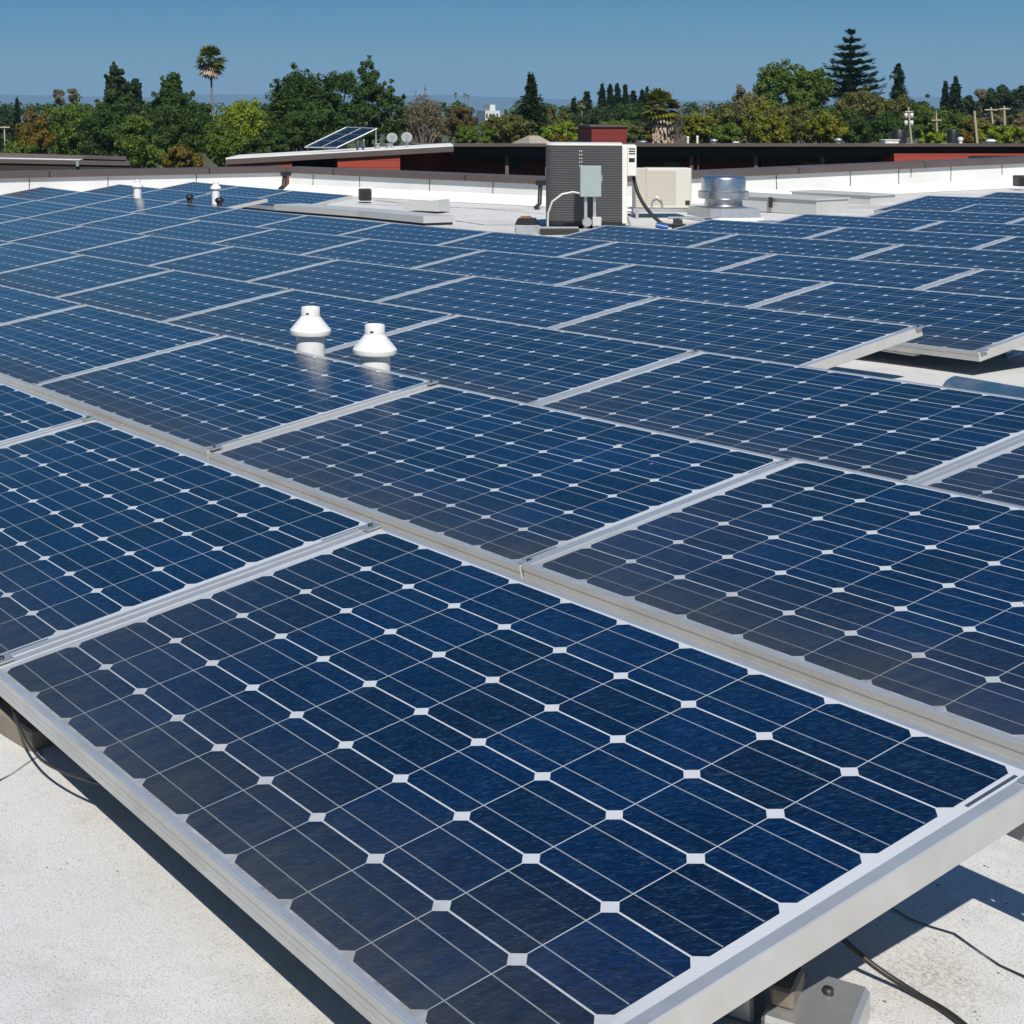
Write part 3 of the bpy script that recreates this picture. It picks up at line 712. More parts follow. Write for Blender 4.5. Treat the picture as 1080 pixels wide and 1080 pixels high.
q = at(830, 231, 18.4); t.location = onroof(q.x, q.y); t.rotation_euler = (0, 0, R_(YAW - 90))
m = MB(); m.box(-.28, .28, -.14, .14, 0, .06, .004); m.build("tray_body", M['dark'], t)
m = MB(); m.box(-.31, .31, -.15, .15, .061, .075); m.build("tray_lid", M['galv'], t)

# long low duct on the left with a dark joint
def duct_run(pts, label):
    t = thing("roof_duct", onroof(*pts[0]), label, "duct"); o = Vector(t.location)
    def seg(z0, z1, half, name, mat):
        m = MB()
        for (xa, ya), (xb, yb) in zip(pts, pts[1:]):
            d = Vector((xb - xa, yb - ya, 0)); nn = Vector((-d.y, d.x, 0)).normalized() * half
            A = Vector((xa, ya, roofz(xa, ya))) - o; B = Vector((xb, yb, roofz(xb, yb))) - o
            m.hexa([A - nn + UP*z0, B - nn + UP*z0, B + nn + UP*z0, A + nn + UP*z0], [A - nn + UP*z1, B - nn + UP*z1, B + nn + UP*z1, A + nn + UP*z1])
        m.build(name, mat, t)
    seg(0, .245, .19, "lower_casing", M['tray']); seg(.2455, .272, .165, "joint", M['dark']); seg(.2725, .345, .20, "upper_casing", M['tray'])
    return t
duct_run([(-13.25, 8.62), (-11.5, 8.72), (-10.1, 8.62)], "long low grey sheet metal duct with dark joint along the far left roof")
t = thing("vent_hood", (*rp(452, 224), 0), "small sloping grey vent hood lying on the white roof behind the duct", "vent hood", None, R_(20))
t.location.z = roofz(t.location.x, t.location.y)
m = MB(); m.hexa([(-.35, -.16, .03), (.28, -.16, .03), (.28, .16, .03), (-.35, .16, .03)], [(-.34, -.15, .12), (.26, -.15, .20), (.26, .15, .20), (-.34, .15, .12)]); m.build("hood_body", M['tray'], t)
m = MB(); m.box(-.2, .2, -.1, .1, 0, .0295); m.build("hood_throat", M['dark'], t)
t = thing("tool_bag", (*rp(556, 237), 0), "small dark bag with orange top on the roof left of the condenser", "bag", None, R_(30))
t.location.z = roofz(t.location.x, t.location.y)
m = MB(); m.hexa([(-.14, -.08, 0), (.14, -.08, 0), (.14, .08, 0), (-.14, .08, 0)], [(-.11, -.05, .08), (.10, -.05, .09), (.10, .05, .09), (-.11, .05, .08)]); m.build("bag_body", M['dark'], t)
m = MB(); m.hexa([(-.105, -.048, .081), (.06, -.048, .0885), (.06, .048, .0885), (-.105, .048, .081)], [(-.07, -.02, .11), (.03, -.02, .115), (.03, .02, .115), (-.07, .02, .11)]); m.build("bag_flap", M['orange'], t)
for px_, py_, hw, lab in ((556, 247, .14, "grey sleeper block, left of the pair before the large condenser"), (590, 247.5, .22, "dark grey sleeper block, right of the pair before the large condenser")):
    x, y = rp(px_, py_); t = thing("roof_sleeper", onroof(x, y), lab, "sleeper block", "grey sleeper blocks", R_(YAW - 90))
    m = MB(); m.box(-hw, hw, -.06, .06, 0, .07, .006); m.build("block", M['galv'] if hw < .2 else M['rubber'], t)
    m = MB(); m.box(-hw, hw, -.022, .022, .0705, .095, .003); m.build("channel", M['galv'], t)
# drains and scuppers on the parapets
def wall_box(px_, py0, py1, dd, w_, label, name="scupper_box", cat="scupper"):
    a = at(px_, py1, dd); h = (py1 - py0) / FPX * dd
    t = thing(name, a, label, cat, "dark scupper boxes", R_(YAW - 90))
    m = MB(); m.box(-w_, w_, -.10, .12, 0, h, .015); m.build("box_body", M['rubber'], t)
    m = MB(); m.box(-w_ * .75, w_ * .75, -.106, -.1005, h * .15, h * .8); m.build("opening", M['dark'], t)
    return t
wall_box(385, 199, 211.5, 24.6, .10, "dark scupper box at the wall left of the vent hood")
wall_box(914, 191.5, 201, 26.0, .13, "dark rounded scupper box at the wall behind the curb box")
wall_box(1078, 185, 196.5, 26.3, .11, "dark scupper box on the parapet at the right picture edge")
def drain(px_, py0, py1, dd, label, rad=.045):
    a = at(px_, py0, dd); c = at(px_ - 1, py1 - 4, dd); e = at(px_ - 5, py1, dd - .1)
    t = thing("overflow_pipe", a, label, "drain pipe", "dark overflow pipes")
    o = Vector(a); m = MB(); m.tube([a - o, c - o, e - o], rad, 10); m.build("pipe", M['rubber'], t)
    m = MB(); m.box(-rad*1.6, rad*1.6, -.05, .09, -.02, .05); m.build("collar", M['dark'], t)
drain(300.5, 184, 200, 26.6, "dark overflow pipe with bent foot at the left parapet corner")
drain(570, 194, 219, 22.6, "dark upright overflow pipe on the parapet beside the large condenser", .032)

# wall seams (cracks in the coating): part of the parapets
def wall_seam(px_, y0, y1, dd, parent):
    m = MB(); rnd = random.Random(int(px_)); vs = []
    for k in range(7):
        y = y0 + (y1 - y0) * k / 6; p = at(px_ + rnd.uniform(-.4, .4), y, dd)
        vs += [p - RT * .006, p + RT * .006]
    o = Vector(parent.location); m.add([v - o for v in vs], [(2*k, 2*k+1, 2*k+3, 2*k+2) for k in range(6)]); m.build("membrane_seam", M['rubber'], parent)
pw = [o for o in COL.objects if o.name.startswith("parapet_wall")]
def wall_depth(px_, p0, p1):                         # distance to the wall's roof side along a pixel column
    d0 = FW + RT * ((px_ - CX) / FPX); a = Vector((*p0, 0)); e = Vector((*p1, 0)) - a
    den = d0.x * e.y - d0.y * e.x; w_ = a - CAM
    return (w_.x * e.y - w_.y * e.x) / den
RUN = [((-21.0, -14), (-21.0, 13.2)), ((-20.9, 13.25), (-14.4, 14.6)), ((-14.3, 14.6), (-13.9, 30))]
for px_, y0, y1, k in ((31, 188, 200, 0), (114, 187, 198, 0), (207, 184, 194, 0), (330, 184, 202, 1), (379, 185, 200, 1), (453, 188, 206, 1), (520, 191, 205, 1), (819, 182, 200, 2), (897, 178, 198, 2), (948, 176, 196, 2), (961, 178, 187, 2), (1003, 174, 192, 2), (1057, 170, 184, 2)):
    wall_seam(px_, y0, y1, wall_depth(px_, *RUN[k]) - .012, pw[k])

# ------------------------------------------------------------------ neighbouring buildings
def rel(root, p): return Vector(p) - Vector(root.location)
def quadprism(m, a, b_, c, d, thick):               # top quad a,b,c,d extruded down
    dn = Vector((0, 0, -thick)); m.hexa([a + dn, b_ + dn, c + dn, d + dn], [a, b_, c, d])
def vbox(m, root, px0, px1, d0, d1, z0, z1):        # box between two bearings; near face at d0, far face at d1 (straight back)
    A = at(px0, HY, d0); B = at(px1, HY, d0); bk = FW * (d1 - d0)
    ring = [A, B, B + bk, A + bk]
    def at_z(p, z): q = p.copy(); q.z = z; return q - Vector(root.location)
    m.hexa([at_z(p, z0) for p in ring], [at_z(p, z1) for p in ring])
def zpx(y, d): return CAM.z - (y - HY) / FPX * d

# long dark-eaved building
D0 = 48.0
c_ = at(790, HY, D0); main = thing("eaved_building", (c_.x, c_.y, GROUND), "long low building with deep dark eaves and shade-darkened red walls behind the parapet", "building")
zt = zpx(151.5, D0)
m = MB(); vbox(m, main, 478, 1230, D0 + .4, D0 + 13, zt - .34, zt - .24); m.build("roof", M['wall'], main)
m = MB(); vbox(m, main, 476, 1232, D0 - .09, D0 - .003, zt - .09, zt + .01); m.build("fascia", M['coping'], main)
m = MB(); vbox(m, main, 478, 1230, D0 + .9, D0 + 1.1, zt - .62, zt - .401); m.build("eave_shade_strip", M['soffit'], main)  # near-black strip added to deepen the shade below the eaves
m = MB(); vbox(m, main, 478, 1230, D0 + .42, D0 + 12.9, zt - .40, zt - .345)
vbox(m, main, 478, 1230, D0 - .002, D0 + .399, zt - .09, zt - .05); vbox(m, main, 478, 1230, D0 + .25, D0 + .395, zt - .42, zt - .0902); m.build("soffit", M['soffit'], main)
for x0, x1, mat, dd in ((420, 575, 'shade_red', 3.4), (664, 800, 'shade_red', 3.2), (803, 890, 'shade_red', 3.4), (931, 1000, 'shade_red', 3.2)):
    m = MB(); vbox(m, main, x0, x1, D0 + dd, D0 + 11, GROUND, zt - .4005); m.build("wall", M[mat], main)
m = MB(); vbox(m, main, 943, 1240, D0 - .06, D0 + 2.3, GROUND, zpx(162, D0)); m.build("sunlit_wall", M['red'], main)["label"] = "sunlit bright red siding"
m = MB(); vbox(m, main, 960, 992, D0 - .09, D0 - .063, zpx(178, D0), zpx(169.3, D0)); vbox(m, main, 1022, 1240, D0 - .09, D0 - .063, zpx(180, D0), zpx(164.5, D0)); m.build("window", M['glass'], main)
for x0, x1 in ((700, 716), (845, 868), (540, 552)):
    m = MB(); vbox(m, main, x0, x1, D0 + 3.0, D0 + 3.06, zpx(182, D0), zpx(161, D0)); m.build("window", M['glass'], main)
for x0, x1, yt in ((533, 536.5, 165.5), (727.5, 731, 164), (736, 737, 167), (795.5, 799, 164.5), (866, 869.5, 164), (938, 941.5, 163.5)):
    m = MB(); vbox(m, main, x0, x1, D0 + .5, D0 + .64, GROUND, zt - .4005); m.build("post", M['post'], main)
m = MB(); vbox(m, main, 624, 661, D0 + 5, D0 + 7.2, zt - .239, zpx(134, D0 + 5)); cl = m.build("clerestory", M['brick'], main)
m = MB(); vbox(m, main, 622, 663, D0 + 4.93, D0 + 7.4, zpx(134, D0 + 5) + .002, zpx(131.8, D0 + 5)); m.build("clerestory_roof", M['coping'], cl)

# red building with white shed roof
D1 = 43.0
c_ = at(360, HY, D1); red = thing("shed_roof_building", (c_.x, c_.y, GROUND), "red sided building with sloping white roof and brown fascia left of centre", "building")
F0, F1, B0, B1 = at(238, 166.5, D1), at(478, 152.8, D1), at(252, 163.2, D1 + 10), at(476, 150.8, D1 + 10)
m = MB(); quadprism(m, rel(red, F0), rel(red, F1), rel(red, B1), rel(red, B0), .10); m.build("roof", M['membrane'], red)
m = MB(); dn = Vector((0, 0, -.19)); up_ = Vector((0, 0, -.04)); nr = FW * -.09
a, c = rel(red, F0), rel(red, F1)
m.hexa([a + dn + nr, c + dn + nr, c + dn - FW*.003 , a + dn - FW*.003], [a + up_ + nr, c + up_ + nr, c + up_ - FW*.003, a + up_ - FW*.003]); m.build("fascia", M['coping'], red)
def shed_wall(x0, x1, dd, mat, name, lab=None):
    m = MB(); pts = []
    for x in (x0, x1):
        t_ = (x - 238) / 240; y = 166.5 + (152.8 - 166.5) * t_
        q = at(x, y, D1); q += FW * dd; q.z -= .16; pts.append(rel(red, q))
    lo = [Vector((p.x, p.y, 0)) for p in pts]; bk = FW * max(.6, 2.6 - dd)
    m.hexa([lo[0], lo[1], lo[1] + bk, lo[0] + bk], [pts[0], pts[1], pts[1] + bk, pts[0] + bk]); o = m.build(name, M[mat], red)
    if lab: o["label"] = lab
shed_wall(239, 308, .01, 'red', "wall"); shed_wall(308.3, 355.7, 1.8, 'soffit', "recess", "recessed porch blackened as shade"); shed_wall(356, 422, .01, 'red', "wall"); shed_wall(422.3, 474, 2.4, 'shade_red', "wall", "red wall darkened as shade")  # porch and right-hand wall have their shade put into the colour
m = MB(); vbox(m, red, 446, 456, D1 + 1.2, D1 + 1.4, GROUND, zpx(156, D1)); m.build("post", M['shade_red'], red)

# low dark building far left
D2 = 38.0
c_ = at(40, HY, D2); lft = thing("flat_roof_building", (c_.x, c_.y, GROUND), "low dark brown flat roofed building at the far left edge", "building")
def lquad(pts, thick, mat, name, back):
    m = MB(); top = [rel(lft, at(*p)) for p in pts]; low = [Vector((q.x, q.y, q.z - thick)) for q in top]; bk = FW * back
    m.hexa([low[0], low[1], low[1] + bk, low[0] + bk], [top[0], top[1], top[1] + bk, top[0] + bk]); return m.build(name, M[mat], lft)
lquad([(-120, 165.5, D2), (137, 170.5, D2)], .10, 'coping', "coping", .3)
lquad([(-120, 169.7, D2 + .05), (136.5, 174.6, D2 + .05)], 5.0, 'darkwood', "wall", .25)
lquad([(-120, 158.0, D2 + 7), (133, 165.2, D2 + 7)], .10, 'coping', "coping", .3)
lquad([(-120, 162, D2 + 7.05), (56, 166.2, D2 + 7.05)], 5.0, 'membrane', "inner_wall", .2)
lquad([(56.3, 166.2, D2 + 7.05), (133, 167.5, D2 + 7.05)], 5.0, 'darkwood', "wall", .2)
lquad([(-120, 173, D2 + .32), (58, 176, D2 + .32)], .2, 'membrane', "roof", 6.7)
m = MB(); o_ = rel(lft, at(85, 172, D2)); m.box(o_.x - .03, o_.x + .03, o_.y - .12, o_.y - .06, o_.z - .08, o_.z + .05); m.build("wall_light", M['boxgrey'], lft)

# things standing on the neighbours' roofs
t = thing("rooftop_array", rel(MB and type('q', (), {'location': (0, 0, 0)}), at(360, 156, 44)), "tilted dark solar array on the white shed roof", "solar array")
o0 = Vector(t.location)
A_, B_, C_, D_ = at(322, 156.3, 45.5), at(356, 156.8, 43.6), at(398, 136.8, 43.6), at(366, 135.3, 45.5)
A_, B_, C_, D_ = [p - o0 for p in (A_, B_, C_, D_)]
nn = (B_ - A_).cross(D_ - A_).normalized()
def lam(u, v, h=0.0): return A_.lerp(B_, u).lerp(D_.lerp(C_, u), v) + nn * h
m = MB(); m.hexa([lam(0, 0), lam(1, 0), lam(1, 1), lam(0, 1)], [lam(0, 0, .03), lam(1, 0, .03), lam(1, 1, .03), lam(0, 1, .03)])
M['farcell'] = plain("dark_solar_glass", (0.004, 0.008, 0.02), 0.4); m.build("panel_glass", M['farcell'], t)
m = MB()
for u in (0, .5, 1): m.tube([lam(u, 0, .035), lam(u, 1, .035)], .008 if u == .5 else .022, 6)
for v in (0, .33, .66, 1): m.tube([lam(0, v, .035), lam(1, v, .035)], .006 if v in (.33, .66) else .022, 6)
m.build("array_frame", M['alu'], t)
for u in (0.02, .98):
    p = lam(u, .98); q = p.copy(); q.z -= .42; m = MB(); m.tube([p, q], .025, 6); m.build("leg", M['galv'], t)
def dish(px_, py_, dd, r_, lab):
    c = at(px_, py_, dd); t = thing("satellite_dish", c - Vector((0, 0, .45)), lab, "satellite dish", "satellite dishes")
    m = MB(); m.lathe([(.0001, -.05), (r_*.5, -.035), (r_*.85, -.005), (r_, .02), (r_*.98, .03), (r_*.5, -.02), (.0001, -.035)], 20)
    o = m.build("reflector", M['dishgrey'], t); o.location = (0, 0, .45); o.rotation_euler = Vector((.75, -.5, .4)).to_track_quat('Z', 'Y').to_euler()
    m = MB(); m.tube([(0, 0, 0), (0, 0, .42)], .025, 8); m.build("mast", M['galv'], t)
    m = MB(); m.tube([(0, 0, .36), (.22, -.16, .42), (.28, -.2, .52)], .013, 6); m.build("feed_arm", M['galv'], t)
dish(413.5, 145.6, 46, .17, "grey satellite dish, left of the two on the shed roof")
dish(429, 145.0, 45, .17, "pale satellite dish, right of the two on the shed roof")
def stub(px_, y0, y1, dd, r_, lab, mat='pvc', group="white pipes on the neighbours' roofs"):
    a = at(px_, y1, dd); h = (y1 - y0) / FPX * dd
    t = thing("vent_pipe", a, lab, "vent", group)
    m = MB(); m.lathe([(r_, -.3), (r_, h)], 12); m.build("pipe", M[mat], t)
    m = MB(); m.lathe([(r_, h*.8), (r_*1.25, h*.8), (r_*1.25, h), (.0001, h + .02)], 12); sharp(m.build("cap", M[mat], t))
stub(377, 148.5, 154.5, 44.5, .035, "short white vent pipe under the tilted array, left one")
stub(383, 147.5, 154.5, 44.8, .035, "short white vent pipe under the tilted array, right one")
stub(725.5, 144.3, 151.5, 50, .035, "white vent pipe on the dark eaved roof, left of two")
stub(735.5, 143.5, 151.5, 50.3, .035, "white vent pipe on the dark eaved roof, right of two")
def dome(px_, py_, dd, r_, lab, mat='galv', name="turbine_vent"):
    a = at(px_, 152, dd); h = zpx(py_, dd) - a.z
    t = thing(name, a, lab, "vent", "low roof vents on the neighbours' roofs")
    m = MB(); m.lathe([(r_*.6, -.3), (r_*.6, h*.5)], 14); m.build("neck", M['galv'], t)
    m = MB(); m.lathe([(r_*.6, h*.5), (r_, h*.55), (r_*.95, h*.8), (r_*.5, h), (.0001, h*1.02)], 16); m.build("cap", M[mat], t)
dome(753, 146.5, 51, .13, "low grey domed vent before the poplar on the eaved roof")
dome(776, 149.3, 51, .12, "flat pale vent right of the domed vent on the eaved roof", 'pvc')
dome(884, 145.5, 51, .14, "pale mushroom vent under the tall tiered pine")
dome(1045, 147.0, 51, .17, "white domed vent before the leaning poles at the right", 'pvc')
dome(678, 148.3, 51, .16, "low pale vent just right of the large condenser's top")
dome(398, 151.0, 45, .12, "squat grey vent below the tilted array's leg")
dome(410, 151.3, 45, .16, "squat grey vent left of the dishes' feet")
for px_, lab in ((948, "black drum fan on the eaved roof, left of two"), (1005, "black drum fan on the eaved roof, right of two")):
    a = at(px_, 151, 52); t = thing("drum_fan", a, lab, "exhaust fan", "black drum fans")
    w_ = .25 if px_ < 960 else .19
    m = MB(); m.lathe([(w_*1.0, .0), (w_*.95, .42), (w_*.85, .46), (.0001, .47)], 18); sharp(m.build("drum", M['dark'], t))
    m = MB(); m.box(-w_*1.5, w_*1.5, -w_*1.3, w_*1.3, -.3, -.001); m.build("curb", M['membrane'], t)
a = at(939, 151, 51); t = thing("roof_hatch", a, "low white hatch on the eaved roof left of the black drum", "hatch", None, R_(YAW - 90))
m = MB(); m.box(-.25, .2, -.2, .2, -.3, .09, .01); m.build("hatch_base", M['pvc'], t)
m = MB(); m.box(-.28, .23, -.23, .23, .0905, .125, .008); m.build("hatch_lid", M['membrane'], t)
a = at(1013, 150.5, 51); t = thing("vent_box", a, "small white vent box beside the right black drum", "vent")
m = MB(); m.lathe([(.06, -.3), (.06, .1)], 10); m.build("neck", M['pvc'], t)
m = MB(); m.lathe([(.09, .08), (.09, .17), (.0001, .2)], 12); sharp(m.build("cap", M['pvc'], t))

# far houses
def far_house(px0, px1, ytop, ybase, dd, lab, mat, roofmat, gable=.5):
    a = at((px0 + px1) / 2, HY, dd); t = thing("house" if gable else "white_building", (a.x, a.y, GROUND), lab, "house" if gable else "building", None, R_(YAW - 90))
    w_ = (px1 - px0) / 2 / FPX * dd; h = zpx(ytop, dd) - GROUND
    if gable:
        m = MB(); m.box(-w_, w_, -3, 3, 0, h - gable); m.build("wall", M[mat], t)
        m = MB(); m.hexa([(-w_-.3, -3.4, h-gable+.01), (w_+.3, -3.4, h-gable+.01), (w_+.3, 3.4, h-gable+.01), (-w_-.3, 3.4, h-gable+.01)], [(-w_*.5, -.1, h), (w_*.5, -.1, h), (w_*.5, .1, h), (-w_*.5, .1, h)]); m.build("roof", M[roofmat], t)
    else:
        m = MB(); m.box(-w_, w_*.9, -8, 8, 0, h * .80); m.build("wall", M[mat], t)
        m = MB(); m.box(-w_*.25, w_*.45, -6, 6, h*.8 + .01, h); m.build("penthouse", M[mat], t)
        m = MB()
        for k in range(4): m.box(-w_ + w_*.45*k + w_*.1, -w_ + w_*.45*k + w_*.3, -8.05, -8.001, h*.55, h*.7)
        m.build("window", M['glass'], t)
far_house(507, 523, 110.5, 122, 420, "distant white building rising above the green shrubs", 'whitewall', 'coping', 0)
far_house(552, 573, 143, 152, 70, "small grey roofed house at the foot of the dark spruce", 'wall', 'pole', .6)

# ------------------------------------------------------------------ trees
def crown_points(rnd, n, w_, h, shape):
    pts = []
    while len(pts) < n:
        x, y, z = (rnd.uniform(-1, 1) for _ in range(3)); r = x*x + y*y + z*z
        if r > 1 or (r < .30 and len(pts) > n * .2): continue
        if shape == 'tall': k = 1 - .40 * max(z, 0)
        elif shape == 'flat': k = 1 if z > -.2 else .55
        else: k = 1
        pts.append(Vector((x * k * w_, y * k * w_, z * h)))
    return pts
def leaf_quads(m, c, rad, n, size, rnd, flat=0.75):
    for _ in range(n):
        d = Vector((rnd.gauss(0, 1), rnd.gauss(0, 1), rnd.gauss(0, 1))); d.normalize()
        p = c + Vector((d.x, d.y, d.z * flat)) * rad * (rnd.random() ** .4)
        nrm = (d * 1.1 + Vector((rnd.gauss(0, .5), rnd.gauss(0, .5), rnd.gauss(.3, .5)))).normalized()
        a = nrm.orthogonal().normalized(); a.rotate(Matrix.Rotation(rnd.uniform(0, 6.28), 3, nrm)); b_ = nrm.cross(a)
        s = size * rnd.uniform(.6, 1.35); a *= s; b_ *= s * rnd.uniform(.5, .85)
        m.add([p - a, p - b_*.9 + a*.1, p + a, p + b_], [(0, 1, 2, 3)])
def tree(px_, ytop, ybot, wpx, dd, leaf, label, shape='round', name="broadleaf_tree", clusters=34, dens=90, leafpx=2.6, seed=0, group="trees beyond the roofs", cat="tree"):
    rnd = random.Random(seed * 7919 + int(px_ * 13) + 5)
    k = dd / FPX; top = zpx(ytop, dd); bot = zpx(ybot, dd); hh = (top - bot) / 2; w_ = wpx / 2 * k * 1.06
    base = at(px_, HY, dd); root = thing(name, (base.x, base.y, GROUND), label, cat, group); zc = (top + bot) / 2 - GROUND
    n = int(clusters * 1.7); m = MB(); small = dens < 60
    cr = min(w_, hh) * (.30 if n > 40 else .38); flat = .8
    pts = crown_points(rnd, n, max(w_ - cr * .75, w_ * .4), max(hh - cr * .65, hh * .4), shape)
    for p in pts:
        leaf_quads(m, p + Vector((0, 0, zc)), cr * rnd.uniform(.6, 1.25), int(dens * rnd.uniform(2.0, 3.2)), leafpx * k * .50, rnd, flat)
    for _ in range(0 if small else int(n * .35)):                    # ragged sprays on the outline
        p = rnd.choice(pts); d = Vector((p.x / w_, p.y / w_, p.z / hh)); d = d.normalized() if d.length > .01 else Vector((0, 0, 1))
        q = Vector((d.x * w_, d.y * w_, d.z * hh)) * rnd.uniform(.9, 1.06); leaf_quads(m, q + Vector((0, 0, zc)), cr * .42, int(dens * .3), leafpx * k * .6, rnd, 1.0)
    m.build("crown", LM[leaf], root)
    m = MB(); tr = max(.09, w_ * .06)
    m.tube([(0, 0, 0), (rnd.uniform(-.1, .1), rnd.uniform(-.1, .1), zc * .45), (rnd.uniform(-.2, .2), rnd.uniform(-.2, .2), zc)], [tr * 1.4, tr, tr * .6], 8)
    for p in pts[:9]: m.tube([(0, 0, zc * .45), Vector((p.x * .4, p.y * .4, zc * .7 + p.z * .3)), p + Vector((0, 0, zc))], [tr * .6, tr * .4, tr * .12], 5)
    m.build("trunk", M['bark'], root); return root
def conifer(px_, ytop, ybot, wpx, dd, leaf, label, seed=0, layers=15, power=1.0, droop=.25, dens=1.0, group="conifers beyond the roofs", name="conifer_tree", leafpx=2.4):
    rnd = random.Random(seed * 31 + int(px_ * 7)); k = dd / FPX; top = zpx(ytop, dd) - GROUND; bot = zpx(ybot, dd) - GROUND; w_ = wpx / 2 * k * 1.15
    base = at(px_, HY, dd); root = thing(name, (base.x, base.y, GROUND), label, "tree", group); m = MB(); hh = top - bot
    for i in range(layers):
        f = (i + .35) / layers; r = w_ * (f ** power) * rnd.uniform(.6, 1.25) + .08 * w_
        nb = int(7 + 8 * f)
        for j in range(nb):
            a = 2 * PI * (j + rnd.random() * .7) / nb; L = r * rnd.uniform(.5, 1.2); nq = max(6, int(dens * (14 + 26 * f))); z = top - hh * f + rnd.uniform(-.4, .4) * hh / layers
            for q in range(nq):
                s = math.sqrt((q + rnd.random()) / nq); off = rnd.gauss(0, .16 * L)
                c = Vector((math.cos(a) * L * s - math.sin(a) * off, math.sin(a) * L * s + math.cos(a) * off, z - droop * L * s * s + rnd.gauss(0, .35 * hh / layers)))
                sd_ = leafpx * k * rnd.uniform(.55, 1.0); b_ = Vector((-math.sin(a), math.cos(a), rnd.uniform(-.6, .6))) * sd_ * .7
                c2 = Vector((math.cos(a), math.sin(a), rnd.uniform(-.7, .5))) * sd_
                m.add([c - b_, c - c2 * .7, c + b_, c + c2], [(0, 1, 2, 3)])
    m.build("crown", LM[leaf], root)
    m = MB(); m.tube([(0, 0, 0), (0, 0, top * .97)], [.25, .03], 7); m.build("trunk", M['bark'], root); return root
def twig_tree(px_, ytop, ybot, wpx, dd, label, seed=0, n=60, leaf=None, group="bare trees beyond the roofs"):
    rnd = random.Random(seed + int(px_)); k = dd / FPX; top = zpx(ytop, dd) - GROUND; bot = zpx(ybot, dd) - GROUND; w_ = wpx / 2 * k
    base = at(px_, HY, dd); root = thing("bare_tree", (base.x, base.y, GROUND), label, "tree", group); m = MB(); tips = []
    for i in range(n):
        a = rnd.uniform(0, 6.28); r = w_ * math.sqrt(rnd.random()); z = bot + (top - bot) * (1 - .55 * (r / w_) ** 2) * rnd.uniform(.55, 1.0)
        p2 = Vector((math.cos(a) * r, math.sin(a) * r, z)); p1 = Vector((p2.x * .55, p2.y * .55, bot + (z - bot) * .5)); p0 = Vector((p2.x * .12, p2.y * .12, bot - .5))
        m.tube([p0, p1 + Vector((rnd.gauss(0, .06), rnd.gauss(0, .08), 0)), p2], [.05, .03, .010], 4, False)
        for _ in range(5):
            s = rnd.uniform(.35, 1); q = p1.lerp(p2, s); d = Vector((rnd.gauss(0, 1), rnd.gauss(0, 1), abs(rnd.gauss(.8, .6)))).normalized() * (top - bot) * rnd.uniform(.06, .16)
            m.tube([q, q + d], [.018, .007], 3, False); tips.append(q + d)
    m.tube([(0, 0, 0), (0, 0, bot)], [.2, .12], 7); m.build("branches", M['twig'], root)
    if leaf:
        m = MB()
        for q in tips: leaf_quads(m, q, .25, 7, leaf[1] * k, rnd)
        m.build("crown", LM[leaf[0]], root)
    return root
def fan_palm(px_, ytop, rpx, pxb, ybase, dd, label, beard=0.0, seed=0, nf=46, trunk_px=2.4):
    rnd = random.Random(seed + 17); k = dd / FPX; cz = zpx(ytop + rpx * .95, dd) - GROUND; R = rpx * k
    base = at(px_, HY, dd); root = thing("palm_tree", (base.x, base.y, GROUND), label, "tree", "fan palms"); lean = RT * ((px_ - pxb) * k)
    def frond(m, el, az, L, wd):
        d = Vector((math.cos(az) * math.cos(el), math.sin(az) * math.cos(el), math.sin(el))); side = Vector((-math.sin(az), math.cos(az), 0)); nrm = d.cross(side).normalized()
        o = Vector((0, 0, cz)); hub = o + d * L * .45
        for j in range(9):
            a = -1.15 + 2.3 * j / 8; e = (d * math.cos(a) + side * math.sin(a)) * L * .62 * (1 - .18 * abs(a)); e.z -= L * .16 * (1 + rnd.random() * .6)
            w1 = (side * math.cos(a) - d * math.sin(a)) * wd
            m.add([hub, hub + e * .55 - w1, hub + e, hub + e * .55 + w1], [(0, 1, 2, 3)])
        m.add([o - side * wd * .3, hub - side * wd * .2, hub + side * wd * .2, o + side * wd * .3], [(0, 1, 2, 3)])
    g = MB(); dead = MB()
    for i in range(nf):
        el = rnd.uniform(-.5, 1.45) if i % 5 else rnd.uniform(.8, 1.5); frond(g, el, rnd.uniform(0, 6.28), R * rnd.uniform(.85, 1.1), R * .075)
    for i in range(int(nf * .55)): frond(dead, rnd.uniform(-1.35, -.35), rnd.uniform(0, 6.28), R * rnd.uniform(.6, .95), R * .09)
    g.build("crown", LM['palm'], root); dead.build("dead_fronds", M['thatch'], root)
    m = MB(); r = trunk_px / 2 * k
    m.tube([-lean * ((cz) / max(.1, cz - (zpx(ybase, dd) - GROUND))) , (0, 0, cz * .6) - lean * .3 if False else Vector((0, 0, cz * .6)) - lean * .35, (0, 0, cz)], [r * 1.35, r, r * .85], 10)
    m.build("trunk", M['palmbark'], root)
    if beard:
        m = MB(); zb = cz - R * .35
        for i in range(900):
            f = rnd.random(); a = rnd.uniform(0, 6.28); rr = R * (.52 - .12 * f + .10 * math.sin(a * 3 + f * 9)) * rnd.uniform(.75, 1.05); c = Vector((math.cos(a) * rr, math.sin(a) * rr, zb - f * beard))
            t_ = Vector((-math.sin(a), math.cos(a), 0)) * R * .05; dn = Vector((math.cos(a) * .25, math.sin(a) * .25, -1)) * R * rnd.uniform(.16, .3)
            m.add([c - t_, c + dn * .7 - t_ * .6, c + dn, c + t_], [(0, 1, 2, 3)])
        m.build("skirt", M['thatch'], root)
    return root

